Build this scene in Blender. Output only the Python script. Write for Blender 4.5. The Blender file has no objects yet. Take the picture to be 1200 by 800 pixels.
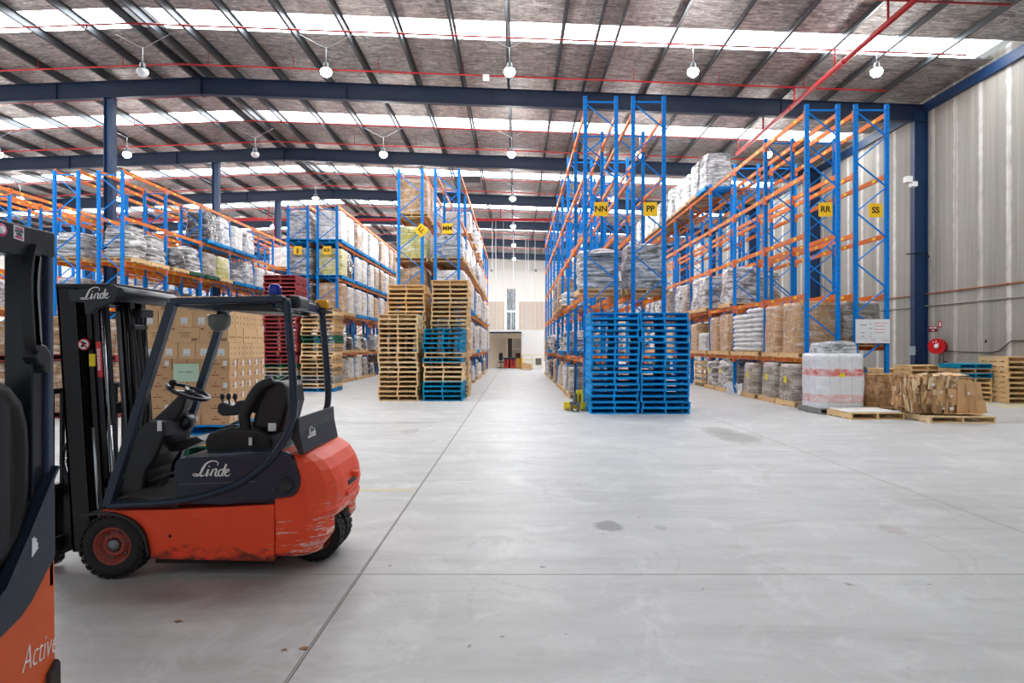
EXPO=0.13; WORLD=0.5; LAMP=150.
import bpy, math, random
from mathutils import Vector, Matrix, noise
R = random.Random(7)
SC = bpy.context.scene
COL = SC.collection
CX, CY, F, H = 605.0, 405.0, 730.0, 1.63      # lens constants measured in the photograph

def P(px, py, D):
    return Vector(((px-CX)/F*D, D, H-(py-CY)/F*D))
def XZ(px, py, D):
    v = P(px, py, D); return (v.x, v.z)

# ---------------------------------------------------------------- materials
def hexc(s):
    s = s.lstrip('#'); out = []
    for i in (0, 2, 4):
        c = int(s[i:i+2], 16)/255
        out.append(c/12.92 if c <= .04045 else ((c+.055)/1.055)**2.4)
    return (*out, 1)

class NT:
    def __init__(s, name):
        s.m = bpy.data.materials.new(name); s.m.use_nodes = True
        s.t = s.m.node_tree; s.n = s.t.nodes; s.l = s.t.links
        s.b = s.n['Principled BSDF']; s.out = s.n['Material Output']
    def new(s, typ, **kw):
        n = s.n.new(typ)
        for k, v in kw.items():
            if k.startswith('i_'):
                n.inputs[k[2:].replace('_', ' ')].default_value = v
            else: setattr(n, k, v)
        return n
    def link(s, a, b): s.l.new(a, b)
    def coords(s, kind='Object'):
        return s.new('ShaderNodeTexCoord').outputs[kind]
    def mapping(s, vec, scale=(1, 1, 1), rot=(0, 0, 0), loc=(0, 0, 0)):
        m = s.new('ShaderNodeMapping'); s.link(vec, m.inputs['Vector'])
        m.inputs['Scale'].default_value = scale; m.inputs['Rotation'].default_value = rot
        m.inputs['Location'].default_value = loc
        return m.outputs[0]
    def noise(s, vec, scale=5, detail=4, rough=.6, dist=0):
        n = s.new('ShaderNodeTexNoise'); s.link(vec, n.inputs['Vector'])
        n.inputs['Scale'].default_value = scale; n.inputs['Detail'].default_value = detail
        n.inputs['Roughness'].default_value = rough; n.inputs['Distortion'].default_value = dist
        return n.outputs['Fac']
    def ramp(s, fac, stops, interp='LINEAR'):
        r = s.new('ShaderNodeValToRGB'); s.link(fac, r.inputs['Fac'])
        e = r.color_ramp.elements; r.color_ramp.interpolation = interp
        while len(e) < len(stops): e.new(.5)
        for i, (p, c) in enumerate(stops):
            e[i].position = p
            e[i].color = c if len(c) == 4 else (*c, 1)
        return r.outputs['Color']
    def mix(s, fac, a, b, mode='MIX'):
        m = s.new('ShaderNodeMix'); m.data_type = 'RGBA'; m.blend_type = mode
        for sock, v in ((m.inputs[0], fac), (m.inputs[6], a), (m.inputs[7], b)):
            if hasattr(v, 'node'): s.link(v, sock)
            elif sock.type == 'VALUE': sock.default_value = v
            else: sock.default_value = v if hasattr(v, '__len__') else (v, v, v, 1)
        return m.outputs[2]
    def math(s, op, a, b=0.0, c=0.0, clamp=False):
        m = s.new('ShaderNodeMath'); m.operation = op; m.use_clamp = clamp
        for i, v in enumerate((a, b, c)):
            if hasattr(v, 'node'): s.link(v, m.inputs[i])
            else: m.inputs[i].default_value = v
        return m.outputs[0]
    def bump(s, h, strength=.3, dist=.02):
        b = s.new('ShaderNodeBump'); s.link(h, b.inputs['Height'])
        b.inputs['Strength'].default_value = strength; b.inputs['Distance'].default_value = dist
        s.link(b.outputs[0], s.b.inputs['Normal'])
    def setc(s, c): s.link(c, s.b.inputs['Base Color'])

MATS = {}
G1 = (1, 1, 1, 1); G0 = (0, 0, 0, 1)
def plain(name, hx, rough=.5, metal=0., var=.12, scale=4., bump=0., rnd=0., wear=None, wearc='#888888', coat=0., spec=None):
    """painted or moulded surface: colour, slight mottling, optional chipped wear in its own colour"""
    if name in MATS: return MATS[name]
    t = NT(name); c = hexc(hx); o = t.coords()
    nf = t.noise(o, scale, 5)
    col = t.mix(nf, tuple(x*(1-var) for x in c[:3])+(1,), tuple(min(1, x*(1+var)) for x in c[:3])+(1,))
    if rnd:
        oi = t.new('ShaderNodeObjectInfo')
        v = t.math('MULTIPLY_ADD', oi.outputs['Random'], rnd*2, 1-rnd)
        hs = t.new('ShaderNodeHueSaturation'); t.link(v, hs.inputs['Value']); t.link(col, hs.inputs['Color'])
        col = hs.outputs['Color']
    if wear:
        w = t.noise(o, scale*3.3, 8, .72)
        wm = t.ramp(w, [(wear, G0), (wear+.03, G1)])
        col = t.mix(wm, col, hexc(wearc))
    t.setc(col); t.b.inputs['Roughness'].default_value = rough; t.b.inputs['Metallic'].default_value = metal
    if spec is not None: t.b.inputs['Specular IOR Level'].default_value = spec
    if coat: t.b.inputs['Coat Weight'].default_value = coat
    if bump: t.bump(t.noise(o, scale*4, 4), bump, .01)
    MATS[name] = t.m; return t.m

def wood(name, hx, hx2, rnd=.25, axis=0):
    if name in MATS: return MATS[name]
    t = NT(name); o = t.coords()
    sc = (1.5, 14, 14)
    g = t.noise(t.mapping(o, scale=sc), 3, 6, .7)
    g2 = t.noise(o, 5, 3)
    col = t.mix(g, hexc(hx), hexc(hx2)); col = t.mix(t.math('MULTIPLY', g2, .25), col, hexc(hx2), 'MULTIPLY')
    oi = t.new('ShaderNodeObjectInfo')
    v = t.math('MULTIPLY_ADD', oi.outputs['Random'], rnd*2, 1-rnd)
    hs = t.new('ShaderNodeHueSaturation'); t.link(v, hs.inputs['Value']); t.link(col, hs.inputs['Color'])
    t.setc(hs.outputs['Color']); t.b.inputs['Roughness'].default_value = .75
    t.bump(g, .25, .004)
    MATS[name] = t.m; return t.m

def emis(name, hx, strength):
    if name in MATS: return MATS[name]
    t = NT(name); t.b.inputs['Base Color'].default_value = hexc(hx)
    t.b.inputs['Emission Color'].default_value = hexc(hx); t.b.inputs['Emission Strength'].default_value = strength
    MATS[name] = t.m; return t.m

def load_mat(name, ca, cb, cw, wrap=.45, bw=.4, bh=.25, rough=.3, lines=1., stretch=(1.2, 1.2, 6)):
    """cartons or sacks under stretch film: carton joints, then milky film, its crinkle highlights and dark creases painted into the colour"""
    if name in MATS: return MATS[name]
    t = NT(name); o = t.coords()
    sp = t.new('ShaderNodeSeparateXYZ'); t.link(o, sp.inputs[0])
    u = t.math('ADD', sp.outputs[0], sp.outputs[1])
    cb_ = t.new('ShaderNodeCombineXYZ'); t.link(u, cb_.inputs[0]); t.link(sp.outputs[2], cb_.inputs[1])
    br = t.new('ShaderNodeTexBrick'); t.link(cb_.outputs[0], br.inputs['Vector'])
    br.inputs['Scale'].default_value = 1.; br.inputs['Brick Width'].default_value = bw
    br.inputs['Row Height'].default_value = bh; br.inputs['Mortar Size'].default_value = .008*lines
    br.inputs['Color1'].default_value = hexc(ca); br.inputs['Color2'].default_value = hexc(cb)
    br.inputs['Mortar'].default_value = tuple(x*.35 for x in hexc(ca)[:3])+(1,)
    oi = t.new('ShaderNodeObjectInfo')
    off = t.new('ShaderNodeVectorMath'); off.operation = 'ADD'; t.link(o, off.inputs[0])
    cm = t.new('ShaderNodeCombineXYZ'); rr = t.math('MULTIPLY', oi.outputs['Random'], 37.)
    for i in range(3): t.link(rr, cm.inputs[i])
    t.link(cm.outputs[0], off.inputs[1])
    n1 = t.noise(t.mapping(off.outputs[0], scale=stretch), 1.5, 6, .62, .9)
    cc = .62-wrap*.22; f = t.ramp(n1, [(cc-.08, G0), (cc+.08, G1)])
    f = t.math('MULTIPLY', f, .85)
    col = t.mix(f, br.outputs['Color'], hexc(cw))  # film haze and white crinkle highlights painted into the colour
    n2 = t.noise(t.mapping(off.outputs[0], scale=(3, 3, 1.6)), 1.6, 5, .62, 1.5)
    dk = t.ramp(n2, [(.36, (.3, .3, .3, 1)), (.5, G1)])  # shade of the film creases painted in as dark blotches
    col = t.mix(.45, col, dk, 'MULTIPLY')
    t.setc(col); t.b.inputs['Roughness'].default_value = rough
    t.b.inputs['Coat Weight'].default_value = .4 if wrap > .2 else 0; t.b.inputs['Coat Roughness'].default_value = .15
    t.bump(t.math('ADD', n1, n2), .55, .05)
    MATS[name] = t.m; return t.m

M = {}
M['blue'] = plain('rack blue paint', '#007fd8', .6, 0, .12, 6, rnd=.06, wear=.74, wearc='#7f97b0', spec=.2)
M['orange'] = plain('beam orange paint', '#e0762c', .45, 0, .2, 3, rnd=.15, wear=.70, wearc='#8a5a3a', spec=.2)
M['yellow'] = plain('sign yellow', '#ffc712', .5, 0, .03)
M['black_ink'] = plain('black lettering', '#16130f', .6, 0, .02)
M['white_ink'] = plain('white lettering', '#f4f4f2', .5, 0, .02)
M['sticker_y'] = plain('capacity sticker', '#e8d41c', .5, 0, .2)
M['navy'] = plain('navy steel paint', '#122440', .5, 0, .12, 1.2)
M['navy_col'] = plain('blue column paint', '#0f3158', .5, 0, .12, 1.2)
M['galv'] = plain('galvanised purlin', '#4c5054', .45, .5, .2, 2)
M['red_pipe'] = plain('red pipe paint', '#b01c24', .45, 0, .1)
M['pal_blue'] = plain('blue pallet paint', '#0e93dc', .6, 0, .22, 7, rnd=.22, wear=.64, wearc='#5f8aa6', spec=.2)
M['pal_teal'] = plain('teal pallet paint', '#0f8fb8', .6, 0, .22, 7, rnd=.2, wear=.64, wearc='#5f8f9a', spec=.2)
M['pal_red'] = plain('red pallet paint', '#8f2a30', .65, 0, .25, 7, rnd=.2, wear=.66, wearc='#77504a')
M['pal_green'] = plain('green pallet paint', '#14604a', .65, 0, .25, 7, rnd=.15)
M['pal_grey'] = plain('grey plastic pallet', '#9c9c98', .6, 0, .2, 7, rnd=.2)
M['wood'] = wood('pale pallet pine', '#f7dfb0', '#dcae72', .1)
M['wood_new'] = wood('fresh pallet pine', '#fbe7c0', '#e8c48c', .08)
M['wood_old'] = wood('weathered pallet timber', '#d6b88e', '#9a7c58', .25)
M['card'] = plain('corrugated cardboard', '#d8ac7c', .8, 0, .12, 3, rnd=.12)
M['card_dk'] = plain('dull cardboard', '#b8946c', .85, 0, .25, 3, rnd=.2, bump=.3)
M['tape'] = plain('parcel tape', '#b88a58', .35, 0, .05)
M['paper'] = plain('white paper label', '#eef0f4', .6, 0, .03)
M['rubber'] = plain('black tyre rubber', '#232426', .85, 0, .3, 9, bump=.3, wear=.68, wearc='#4c4c4c')
M['blackp'] = plain('black plastic', '#1d2126', .42, 0, .2, 5, wear=.73, wearc='#4d5157')
M['blackg'] = plain('gloss black steel', '#20262e', .3, .1, .2, 4, wear=.74, wearc='#5c6168')
M['mast'] = plain('mast steel black', '#16181b', .4, .3, .3, 6, wear=.73, wearc='#4a4a4a')
M['frame'] = plain('guard steel blue black', '#2a3648', .24, .25, .2, 5, wear=.75, wearc='#6c7480')
M['panel'] = plain('blue black body panel', '#1f2a3c', .36, 0, .15, 3, wear=.74, wearc='#4a525e')
M['seat'] = plain('black seat vinyl', '#17181b', .5, 0, .2, 6, bump=.2)
M['chrome'] = plain('bright steel rod', '#b9bec4', .22, .9, .1)
M['steel'] = plain('worn steel', '#75777a', .4, .8, .25, 6)
M['cable'] = plain('grey cable', '#cfd3d8', .4, 0, .1)
M['film'] = plain('clear film', '#dfe3e8', .2, 0, .1)

# red forklift paint with scrapes, scuffs and grime low down (real damage on the thing)
def forklift_paint():
    t = NT('scuffed orange red paint'); o = t.coords()
    n = t.noise(o, 3.0, 5)
    col = t.mix(n, hexc('#ea4018'), hexc('#ff5a30'))
    # horizontal white scrapes
    m = t.mapping(o, scale=(3, 3, 26))
    w = t.noise(m, 2.0, 9, .75, .4)
    region = t.noise(o, 3.2, 2)
    sp = t.new('ShaderNodeSeparateXYZ'); t.link(o, sp.inputs[0])
    rear = t.math('MULTIPLY_ADD', sp.outputs[0], 1.6, -.55, clamp=True)         # the rear end takes the knocks
    lowz = t.math('MULTIPLY_ADD', sp.outputs[2], -2.2, 1.55, clamp=True)
    amt = t.math('ADD', w, t.math('MULTIPLY', t.math('ADD', t.math('MULTIPLY', t.math('MULTIPLY', rear, lowz), 1.3), t.math('MULTIPLY', region, 1.2)), .14))
    col = t.mix(t.ramp(amt, [(.742, G0), (.77, G1)]), col, hexc('#e8d2c6'))
    y = t.noise(t.mapping(o, scale=(6, 6, 14), loc=(3, 1, 2)), 2., 8, .7)
    col = t.mix(t.ramp(t.math('ADD', y, t.math('MULTIPLY', rear, .06)), [(.685, G0), (.70, G1)]), col, hexc('#d2aa3c'))
    # grime near the bottom edge
    low = t.math('MULTIPLY_ADD', sp.outputs[2], -4.2, 1.25, clamp=True)
    g = t.noise(t.mapping(o, scale=(2, 2, 4)), 4., 8, .7)
    gm = t.ramp(t.math('ADD', t.math('MULTIPLY', g, .75), t.math('MULTIPLY', low, .42)), [(.56, G0), (.68, G1)])
    col = t.mix(t.math('MULTIPLY', gm, .85), col, hexc('#33221e'))
    t.setc(col); t.b.inputs['Roughness'].default_value = .5
    return t.m
M['truck_red'] = forklift_paint()
def near_paint():
    t = NT('worn orange paint'); o = t.coords()
    col = t.mix(t.noise(o, 7, 5), hexc('#d2501a'), hexc('#ea6424'))
    w = t.noise(t.mapping(o, scale=(6, 6, 9), rot=(0, .6, 0)), 3.0, 9, .72, .6)
    col = t.mix(t.ramp(w, [(.66, G0), (.68, G1)]), col, hexc('#6b4432'))
    t.setc(col); t.b.inputs['Roughness'].default_value = .45
    return t.m
M['near_red'] = near_paint()

# concrete floor
def floor_mat():
    t = NT('polished grey concrete'); o = t.coords()
    a = t.noise(o, .55, 6, .6); b = t.noise(o, 6, 8, .7); c = t.noise(t.mapping(o, scale=(.35, 2.2, 1)), 1.5, 8, .7, .5)
    col = t.mix(a, hexc('#afaead'), hexc('#d8d7d6'))
    col = t.mix(t.math('MULTIPLY', t.ramp(b, [(.3, G0), (.7, G1)]), .35), col, hexc('#bcbbba'))
    col = t.mix(t.math('MULTIPLY', t.ramp(c, [(.45, G0), (.75, G1)]), .45), col, hexc('#8f8e8d'))
    sp = t.new('ShaderNodeSeparateXYZ'); t.link(o, sp.inputs[0])
    X, Y = sp.outputs[0], sp.outputs[1]
    # dirtier bay left of the joint
    left = t.math('MULTIPLY_ADD', X, -30, -1.1*30, clamp=True)
    d = t.noise(t.mapping(o, scale=(1, 1.6, 1), loc=(5, 0, 0)), 1.1, 8, .7)
    dm = t.ramp(d, [(.42, G0), (.72, G1)])
    col = t.mix(t.math('MULTIPLY', t.math('MULTIPLY', dm, left), .28), col, hexc('#9a9188'))
    # fine pitting, scratches and cloudy trowel marks
    s1 = t.noise(t.mapping(o, scale=(1, 1.3, 1), rot=(0, 0, .5)), 14, 9, .8); col = t.mix(t.math('MULTIPLY', t.ramp(s1, [(.56, G0), (.66, G1)]), .3), col, hexc('#8d8c8a'))
    s2 = t.noise(t.mapping(o, scale=(9, .7, 1), rot=(0, 0, -.9)), 2.2, 9, .8); col = t.mix(t.math('MULTIPLY', t.ramp(s2, [(.60, G0), (.66, G1)]), .28), col, hexc('#8b8a89'))
    s3 = t.noise(t.mapping(o, loc=(9, 3, 0)), 1.6, 7, .75, .8); col = t.mix(t.math('MULTIPLY', t.ramp(s3, [(.5, G0), (.64, G1)]), .4), col, hexc('#e0dfde'))
    s4 = t.noise(o, 9, 2, .4); col = t.mix(t.math('MULTIPLY', t.ramp(s4, [(.755, G0), (.77, G1)]), .6), col, hexc('#5f5e62'))
    # small rusty spots
    r = t.noise(o, 2.2, 3, .5)
    col = t.mix(t.math('MULTIPLY', t.ramp(r, [(.735, G0), (.76, G1)]), .5), col, hexc('#b08c72'))
    # oil stains and other dark patches at their places on the slab
    def slab_patch(cx, cy, rx, ry, colr, amt, soft=.35):
        nonlocal col
        dx = t.math('DIVIDE', t.math('SUBTRACT', X, cx), rx); dy = t.math('DIVIDE', t.math('SUBTRACT', Y, cy), ry)
        dd = t.math('SQRT', t.math('ADD', t.math('MULTIPLY', dx, dx), t.math('MULTIPLY', dy, dy)))
        dd = t.math('ADD', dd, t.math('MULTIPLY_ADD', b, 1.2, -.6))
        m = t.ramp(dd, [(max(0, 1-soft), G1), (1.0, G0)])
        col = t.mix(t.math('MULTIPLY', m, amt), col, hexc(colr))
    for px, py, wpx, hpx, cc, am in ((712, 616, 20, 7, '#77757a', .75), (862, 512, 30, 8, '#8b8986', .7), (845, 505, 22, 6, '#8b8986', .6),
                                     (480, 505, 12, 4, '#8f8d8a', .5), (775, 618, 8, 3, '#8b8986', .5), (1045, 620, 16, 7, '#a08c7c', .35),
                                     (636, 664, 5, 1.5, '#6a6f86', .7), (290, 655, 60, 14, '#8d8680', .45), (200, 700, 40, 9, '#8d8680', .4)):
        D = F*H/(py-CY); x = (px-CX)/F*D
        ry = abs(F*H/(py-hpx-CY)-F*H/(py+hpx-CY))/2
        slab_patch(x, D, wpx/F*D, ry, cc, am)
    # faint turning tyre marks
    def ring(cx, cy, r, w, amt):
        nonlocal col
        dx = t.math('SUBTRACT', X, cx); dy = t.math('SUBTRACT', Y, cy)
        dd = t.math('SQRT', t.math('ADD', t.math('MULTIPLY', dx, dx), t.math('MULTIPLY', dy, dy)))
        e = t.math('ABSOLUTE', t.math('SUBTRACT', dd, r))
        m = t.ramp(t.math('DIVIDE', e, w), [(.4, G1), (1., G0)])
        br = t.ramp(t.noise(o, .9, 4, .6), [(.45, G0), (.6, G1)])
        tr = t.ramp(t.noise(o, 30, 2), [(.4, G0), (.6, G1)])
        col = t.mix(t.math('MULTIPLY', t.math('MULTIPLY', t.math('MULTIPLY', m, br), tr), amt), col, hexc('#7f7d7c'))
    for q in ((.35, 4.9, .75, .03, .3), (.35, 4.9, .9, .02, .25), (.8, 9.4, 1.0, .05, .35), (.8, 9.4, 1.25, .04, .3), (2.6, 5.0, .8, .03, .25),
              (2.6, 5.2, 1.0, .02, .25), (1.0, 4.0, 1.3, .03, .22), (4.6, 7.2, 1.6, .04, .25)):
        ring(*q)
    t.setc(col)
    t.link(t.ramp(a, [(.3, (.36, .36, .36, 1)), (.7, (.55, .55, .55, 1))]), t.b.inputs['Roughness'])
    t.bump(t.math('ADD', b, t.noise(o, 40, 3)), .08, .01)
    return t.m
M['floor'] = floor_mat()

def wall_mat():
    t = NT('ribbed precast concrete'); o = t.coords()
    sp = t.new('ShaderNodeSeparateXYZ'); t.link(o, sp.inputs[0])
    v = t.noise(t.mapping(o, scale=(1, 2.4, .06)), 1.6, 8, .65)          # long vertical streaks
    v2 = t.noise(t.mapping(o, scale=(1, 9, .25)), 1.4, 8, .7)
    col = t.mix(v, hexc('#787770'), hexc('#b9b7af'))
    col = t.mix(t.math('MULTIPLY', t.ramp(v2, [(.4, G0), (.75, G1)]), .3), col, hexc('#6b6963'))
    # pale efflorescence beside each panel joint, every 1.15 m
    fr = t.math('FRACT', t.math('DIVIDE', sp.outputs[1], 1.15))
    e = t.math('ABSOLUTE', t.math('SUBTRACT', fr, .5))
    wob = t.math('MULTIPLY', t.noise(t.mapping(o, scale=(1, 1, .8)), 3., 5), .16)
    m = t.ramp(t.math('ADD', e, wob), [(.09, G1), (.2, G0)])
    col = t.mix(t.math('MULTIPLY', m, t.ramp(v, [(.35, (.2, .2, .2, 1)), (.6, G1)])), col, hexc('#efeeea'))
    j = t.ramp(e, [(.008, G1), (.014, G0)])
    col = t.mix(t.math('MULTIPLY', j, .6), col, hexc('#6d675e'))
    t.setc(col); t.b.inputs['Roughness'].default_value = .8
    t.bump(t.math('ADD', v2, t.noise(o, 12, 5)), .3, .02)
    return t.m
M['wall'] = wall_mat()

def foil_mat():
    t = NT('foil roof insulation'); o = t.coords()
    wr = t.noise(t.mapping(o, scale=(1, 3.2, 1)), 2.4, 8, .72, 1.2)
    pt = t.noise(t.mapping(o, scale=(.5, .25, 1), loc=(4, 2, 0)), 1.1, 4)
    # scrim lines in the foil, about 10 cm apart
    sp = t.new('ShaderNodeSeparateXYZ'); t.link(o, sp.inputs[0])
    def lines(ch, step, w):
        fr = t.math('FRACT', t.math('DIVIDE', ch, step)); return t.ramp(fr, [(w, G1), (w+.04, G0)])
    ln = t.math('MAXIMUM', lines(sp.outputs[1], .13, .07), t.math('MULTIPLY', lines(sp.outputs[0], .22, .05), .7))
    col = t.ramp(wr, [(.32, hexc('#4a4644')), (.48, hexc('#a29e9c')), (.64, hexc('#e4e2e0'))])
    col = t.mix(t.math('MULTIPLY', t.ramp(pt, [(.45, G0), (.68, G1)]), .35), col, hexc('#b3a39a'))  # brownish reflections painted into the foil colour as soft patches
    col = t.mix(t.math('MULTIPLY', ln, .45), col, hexc('#4a4644'))
    t.setc(col); t.b.inputs['Metallic'].default_value = .55; t.b.inputs['Roughness'].default_value = .42
    t.bump(t.math('ADD', wr, t.math('MULTIPLY', t.noise(o, 14, 4), .5)), .9, .06)
    return t.m
M['foil'] = foil_mat()
M['sky'] = emis('translucent roof sheet', '#f6fbff', 14.)
M['bulb'] = emis('lit lamp glass', '#ffffff', 40.)

# loads
LM = {
 'grey': load_mat('grey film wrapped goods', '#7d7772', '#67625e', '#e6e7e9', .55, .45, .3),
 'silver': load_mat('silver film wrapped goods', '#94979b', '#75787d', '#f0f2f5', .5, .5, .4, .22),
 'taupe': load_mat('taupe film wrapped goods', '#8a7d70', '#9b8d7d', '#cfc8be', .45, .5, .35),
 'brown': load_mat('brown cartons under film', '#c0966a', '#cda478', '#eadfd2', .2, .56, .62),
 'brown2': load_mat('perforated brown cartons under film', '#a27a56', '#b18863', '#e2d3c3', .25, .3, .22),
 'white': load_mat('white cartons under film', '#d9d7d3', '#c6c2bc', '#fafafa', .5, .38, .3),
 'yellow': load_mat('yellow cartons under film', '#d8cd62', '#e2dc96', '#f4f3dc', .38, .4, .22),
 'black': load_mat('black film wrapped goods', '#2b2b2e', '#38383b', '#a9acb2', .25, .5, .4, .22),
 'messy': load_mat('loose flat bundles under film', '#97918b', '#5d5956', '#f2f2f3', .58, .9, .06, .3, 1.2, (1, 1, 16)),
 'sacks': plain('white woven sacks', '#e3e4e6', .6, 0, .12, 4, rnd=.05, bump=.3),
}

# ---------------------------------------------------------------- mesh builder
class MB:
    def __init__(s): s.v = []; s.f = []; s.mi = []; s.sm = []
    def add(s, vs, fs, mi=0, smooth=False):
        o = len(s.v); s.v += [tuple(v) for v in vs]
        for f in fs: s.f.append([o+i for i in f]); s.mi.append(mi); s.sm.append(smooth)
        return s
    def box(s, x0, x1, y0, y1, z0, z1, mi=0):
        vs = [(x, y, z) for z in (z0, z1) for y in (y0, y1) for x in (x0, x1)]
        return s.add(vs, [(0, 2, 3, 1), (4, 5, 7, 6), (0, 1, 5, 4), (2, 6, 7, 3), (0, 4, 6, 2), (1, 3, 7, 5)], mi)
    def bar(s, a, b, w, h, up=(0, 0, 1), mi=0):
        """rectangular bar from a to b; w across, h along 'up'"""
        a, b = Vector(a), Vector(b); d = (b-a).normalized(); u = Vector(up)
        sd = d.cross(u)
        if sd.length < 1e-5: sd = d.cross(Vector((1, 0, 0)))
        sd.normalize(); u = sd.cross(d).normalized()
        vs = []
        for p in (a, b):
            for i, j in ((-1, -1), (1, -1), (1, 1), (-1, 1)): vs.append(p+sd*(i*w/2)+u*(j*h/2))
        return s.add(vs, [(0, 1, 2, 3), (7, 6, 5, 4), (0, 4, 5, 1), (1, 5, 6, 2), (2, 6, 7, 3), (3, 7, 4, 0)], mi)
    def sweep(s, pts, w, h, up=(0, 1, 0), mi=0, smooth=False, n=4, closed=False, tap=None):
        """section (w along up, h across) swept along pts; n=4 rectangle, else ellipse"""
        pts = [Vector(p) for p in pts]; N = len(pts); rings = []
        for i, p in enumerate(pts):
            a = pts[(i-1) % N] if (closed or i > 0) else p; b = pts[(i+1) % N] if (closed or i < N-1) else p
            d = (b-a).normalized(); u = Vector(up); u = (u-d*u.dot(d))
            if u.length < 1e-4: u = Vector((1, 0, 0)); u = u-d*u.dot(d)
            u.normalize(); sd = d.cross(u); k = tap[i] if tap else 1
            ring = []
            for q in range(n):
                t = (q+.5)/n*2*math.pi
                if n == 4: cx, cy = (1 if math.cos(t) > 0 else -1), (1 if math.sin(t) > 0 else -1)
                else: cx, cy = math.cos(t), math.sin(t)
                ring.append(p+u*(cx*w/2*k)+sd*(cy*h/2*k))
            rings.append(ring)
        vs = [v for r in rings for v in r]; fs = []
        for i in range(N if closed else N-1):
            j = (i+1) % N
            for q in range(n): r = (q+1) % n; fs.append((i*n+q, i*n+r, j*n+r, j*n+q))
        if not closed: fs.append(tuple(range(n))[::-1]); fs.append(tuple((N-1)*n+q for q in range(n)))
        return s.add(vs, fs, mi, smooth)
    def tube(s, a, b, r, n=12, mi=0): return s.sweep([a, b], 2*r, 2*r, up=(0, 0, 1) if abs((Vector(b)-Vector(a)).normalized().z) < .9 else (1, 0, 0), n=n, mi=mi, smooth=True)
    def pipe(s, pts, r, n=8, mi=0, closed=False, up=(0, 0, 1)): return s.sweep(pts, 2*r, 2*r, up=up, n=n, mi=mi, smooth=True, closed=closed)
    def prism(s, pts, y0, y1, mi=0, axis='y', smooth=False):
        """polygon in (x,z) extruded along y (or in (y,z) along x, or (x,y) along z)"""
        f = {'y': lambda p, t: (p[0], t, p[1]), 'x': lambda p, t: (t, p[0], p[1]), 'z': lambda p, t: (p[0], p[1], t)}[axis]
        n = len(pts); vs = [f(p, y0) for p in pts]+[f(p, y1) for p in pts]
        fs = [tuple(range(n)), tuple(range(2*n-1, n-1, -1))]
        for i in range(n): fs.append((i, n+i, n+(i+1) % n, (i+1) % n))
        return s.add(vs, fs, mi, smooth)
    def loft(s, rings, mi=0, smooth=True, cap=True):
        n = len(rings[0]); vs = [v for r in rings for v in r]; fs = []
        for i in range(len(rings)-1):
            for q in range(n): r = (q+1) % n; fs.append((i*n+q, i*n+r, (i+1)*n+r, (i+1)*n+q))
        if cap: fs.append(tuple(range(n))[::-1]); fs.append(tuple((len(rings)-1)*n+q for q in range(n)))
        return s.add(vs, fs, mi, smooth)
    def lathe(s, prof, c, axis='y', n=32, mi=0, smooth=True):
        """prof: list of (r, t) along the axis through c"""
        rings = []
        for r, t in prof:
            ring = []
            for q in range(n):
                a = 2*math.pi*q/n; u, w = r*math.cos(a), r*math.sin(a)
                ring.append({'y': (c[0]+u, c[1]+t, c[2]+w), 'z': (c[0]+u, c[1]+w, c[2]+t), 'x': (c[0]+t, c[1]+u, c[2]+w)}[axis])
            rings.append(ring)
        return s.loft(rings, mi, smooth, True)
    def mesh(s, name, mats):
        me = bpy.data.meshes.new(name)
        me.from_pydata([tuple(v) for v in s.v], [], s.f)
        for m in (mats if isinstance(mats, (list, tuple)) else [mats]): me.materials.append(m)
        me.polygons.foreach_set('material_index', s.mi); me.polygons.foreach_set('use_smooth', s.sm)
        me.update()
        import bmesh as _b
        bm = _b.new(); bm.from_mesh(me); _b.ops.recalc_face_normals(bm, faces=bm.faces[:]); bm.to_mesh(me); bm.free()
        return me
    def obj(s, name, mats, parent=None, bevel=0, seg=2, loc=None, subsurf=0):
        return link(name, s.mesh(name, mats), parent, bevel, seg, loc, subsurf)

def link(name, me, parent=None, bevel=0, seg=2, loc=None, subsurf=0):
    o = bpy.data.objects.new(name, me); COL.objects.link(o)
    if parent: o.parent = parent
    if loc is not None: o.location = loc
    if bevel:
        b = o.modifiers.new('bevel', 'BEVEL'); b.width = bevel; b.segments = seg; b.limit_method = 'ANGLE'; b.angle_limit = .25 if name == 'counterweight' else .6
        b.harden_normals = False
    if subsurf:
        b = o.modifiers.new('sub', 'SUBSURF'); b.levels = subsurf; b.render_levels = subsurf
    return o
def tag(o, label=None, cat=None, group=None, kind=None):
    if label: o['label'] = label
    if cat: o['category'] = cat
    if group: o['group'] = group
    if kind: o['kind'] = kind
    return o
def thing(name, label, cat, loc=(0, 0, 0), rz=0, group=None):
    o = bpy.data.objects.new(name, None); COL.objects.link(o); o.location = loc; o.rotation_euler = (0, 0, rz)
    o.empty_display_size = .2
    return tag(o, label, cat, group)
KIDS = {}
def dup(root, loc, rz=0, label=None, group=None, sc=None):
    r = root.copy(); COL.objects.link(r); r.location = loc; r.rotation_euler = (0, 0, rz)
    if sc: r.scale = sc
    if label: r['label'] = label
    if group: r['group'] = group
    for ch in list(root.children):
        c = ch.copy(); COL.objects.link(c); c.parent = r
        for g in list(ch.children):
            d = g.copy(); COL.objects.link(d); d.parent = c
    return r
def struct(o): return tag(o, kind='structure')
ORD = ['', 'first', 'second', 'third', 'fourth', 'fifth', 'sixth', 'seventh', 'eighth', 'ninth', 'tenth', 'eleventh', 'twelfth', 'thirteenth', 'fourteenth',
       'fifteenth', 'sixteenth', 'seventeenth', 'eighteenth', 'nineteenth', 'twentieth', 'twenty-first', 'twenty-second', 'twenty-third', 'twenty-fourth',
       'twenty-fifth', 'twenty-sixth', 'twenty-seventh', 'twenty-eighth', 'twenty-ninth', 'thirtieth']

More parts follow.
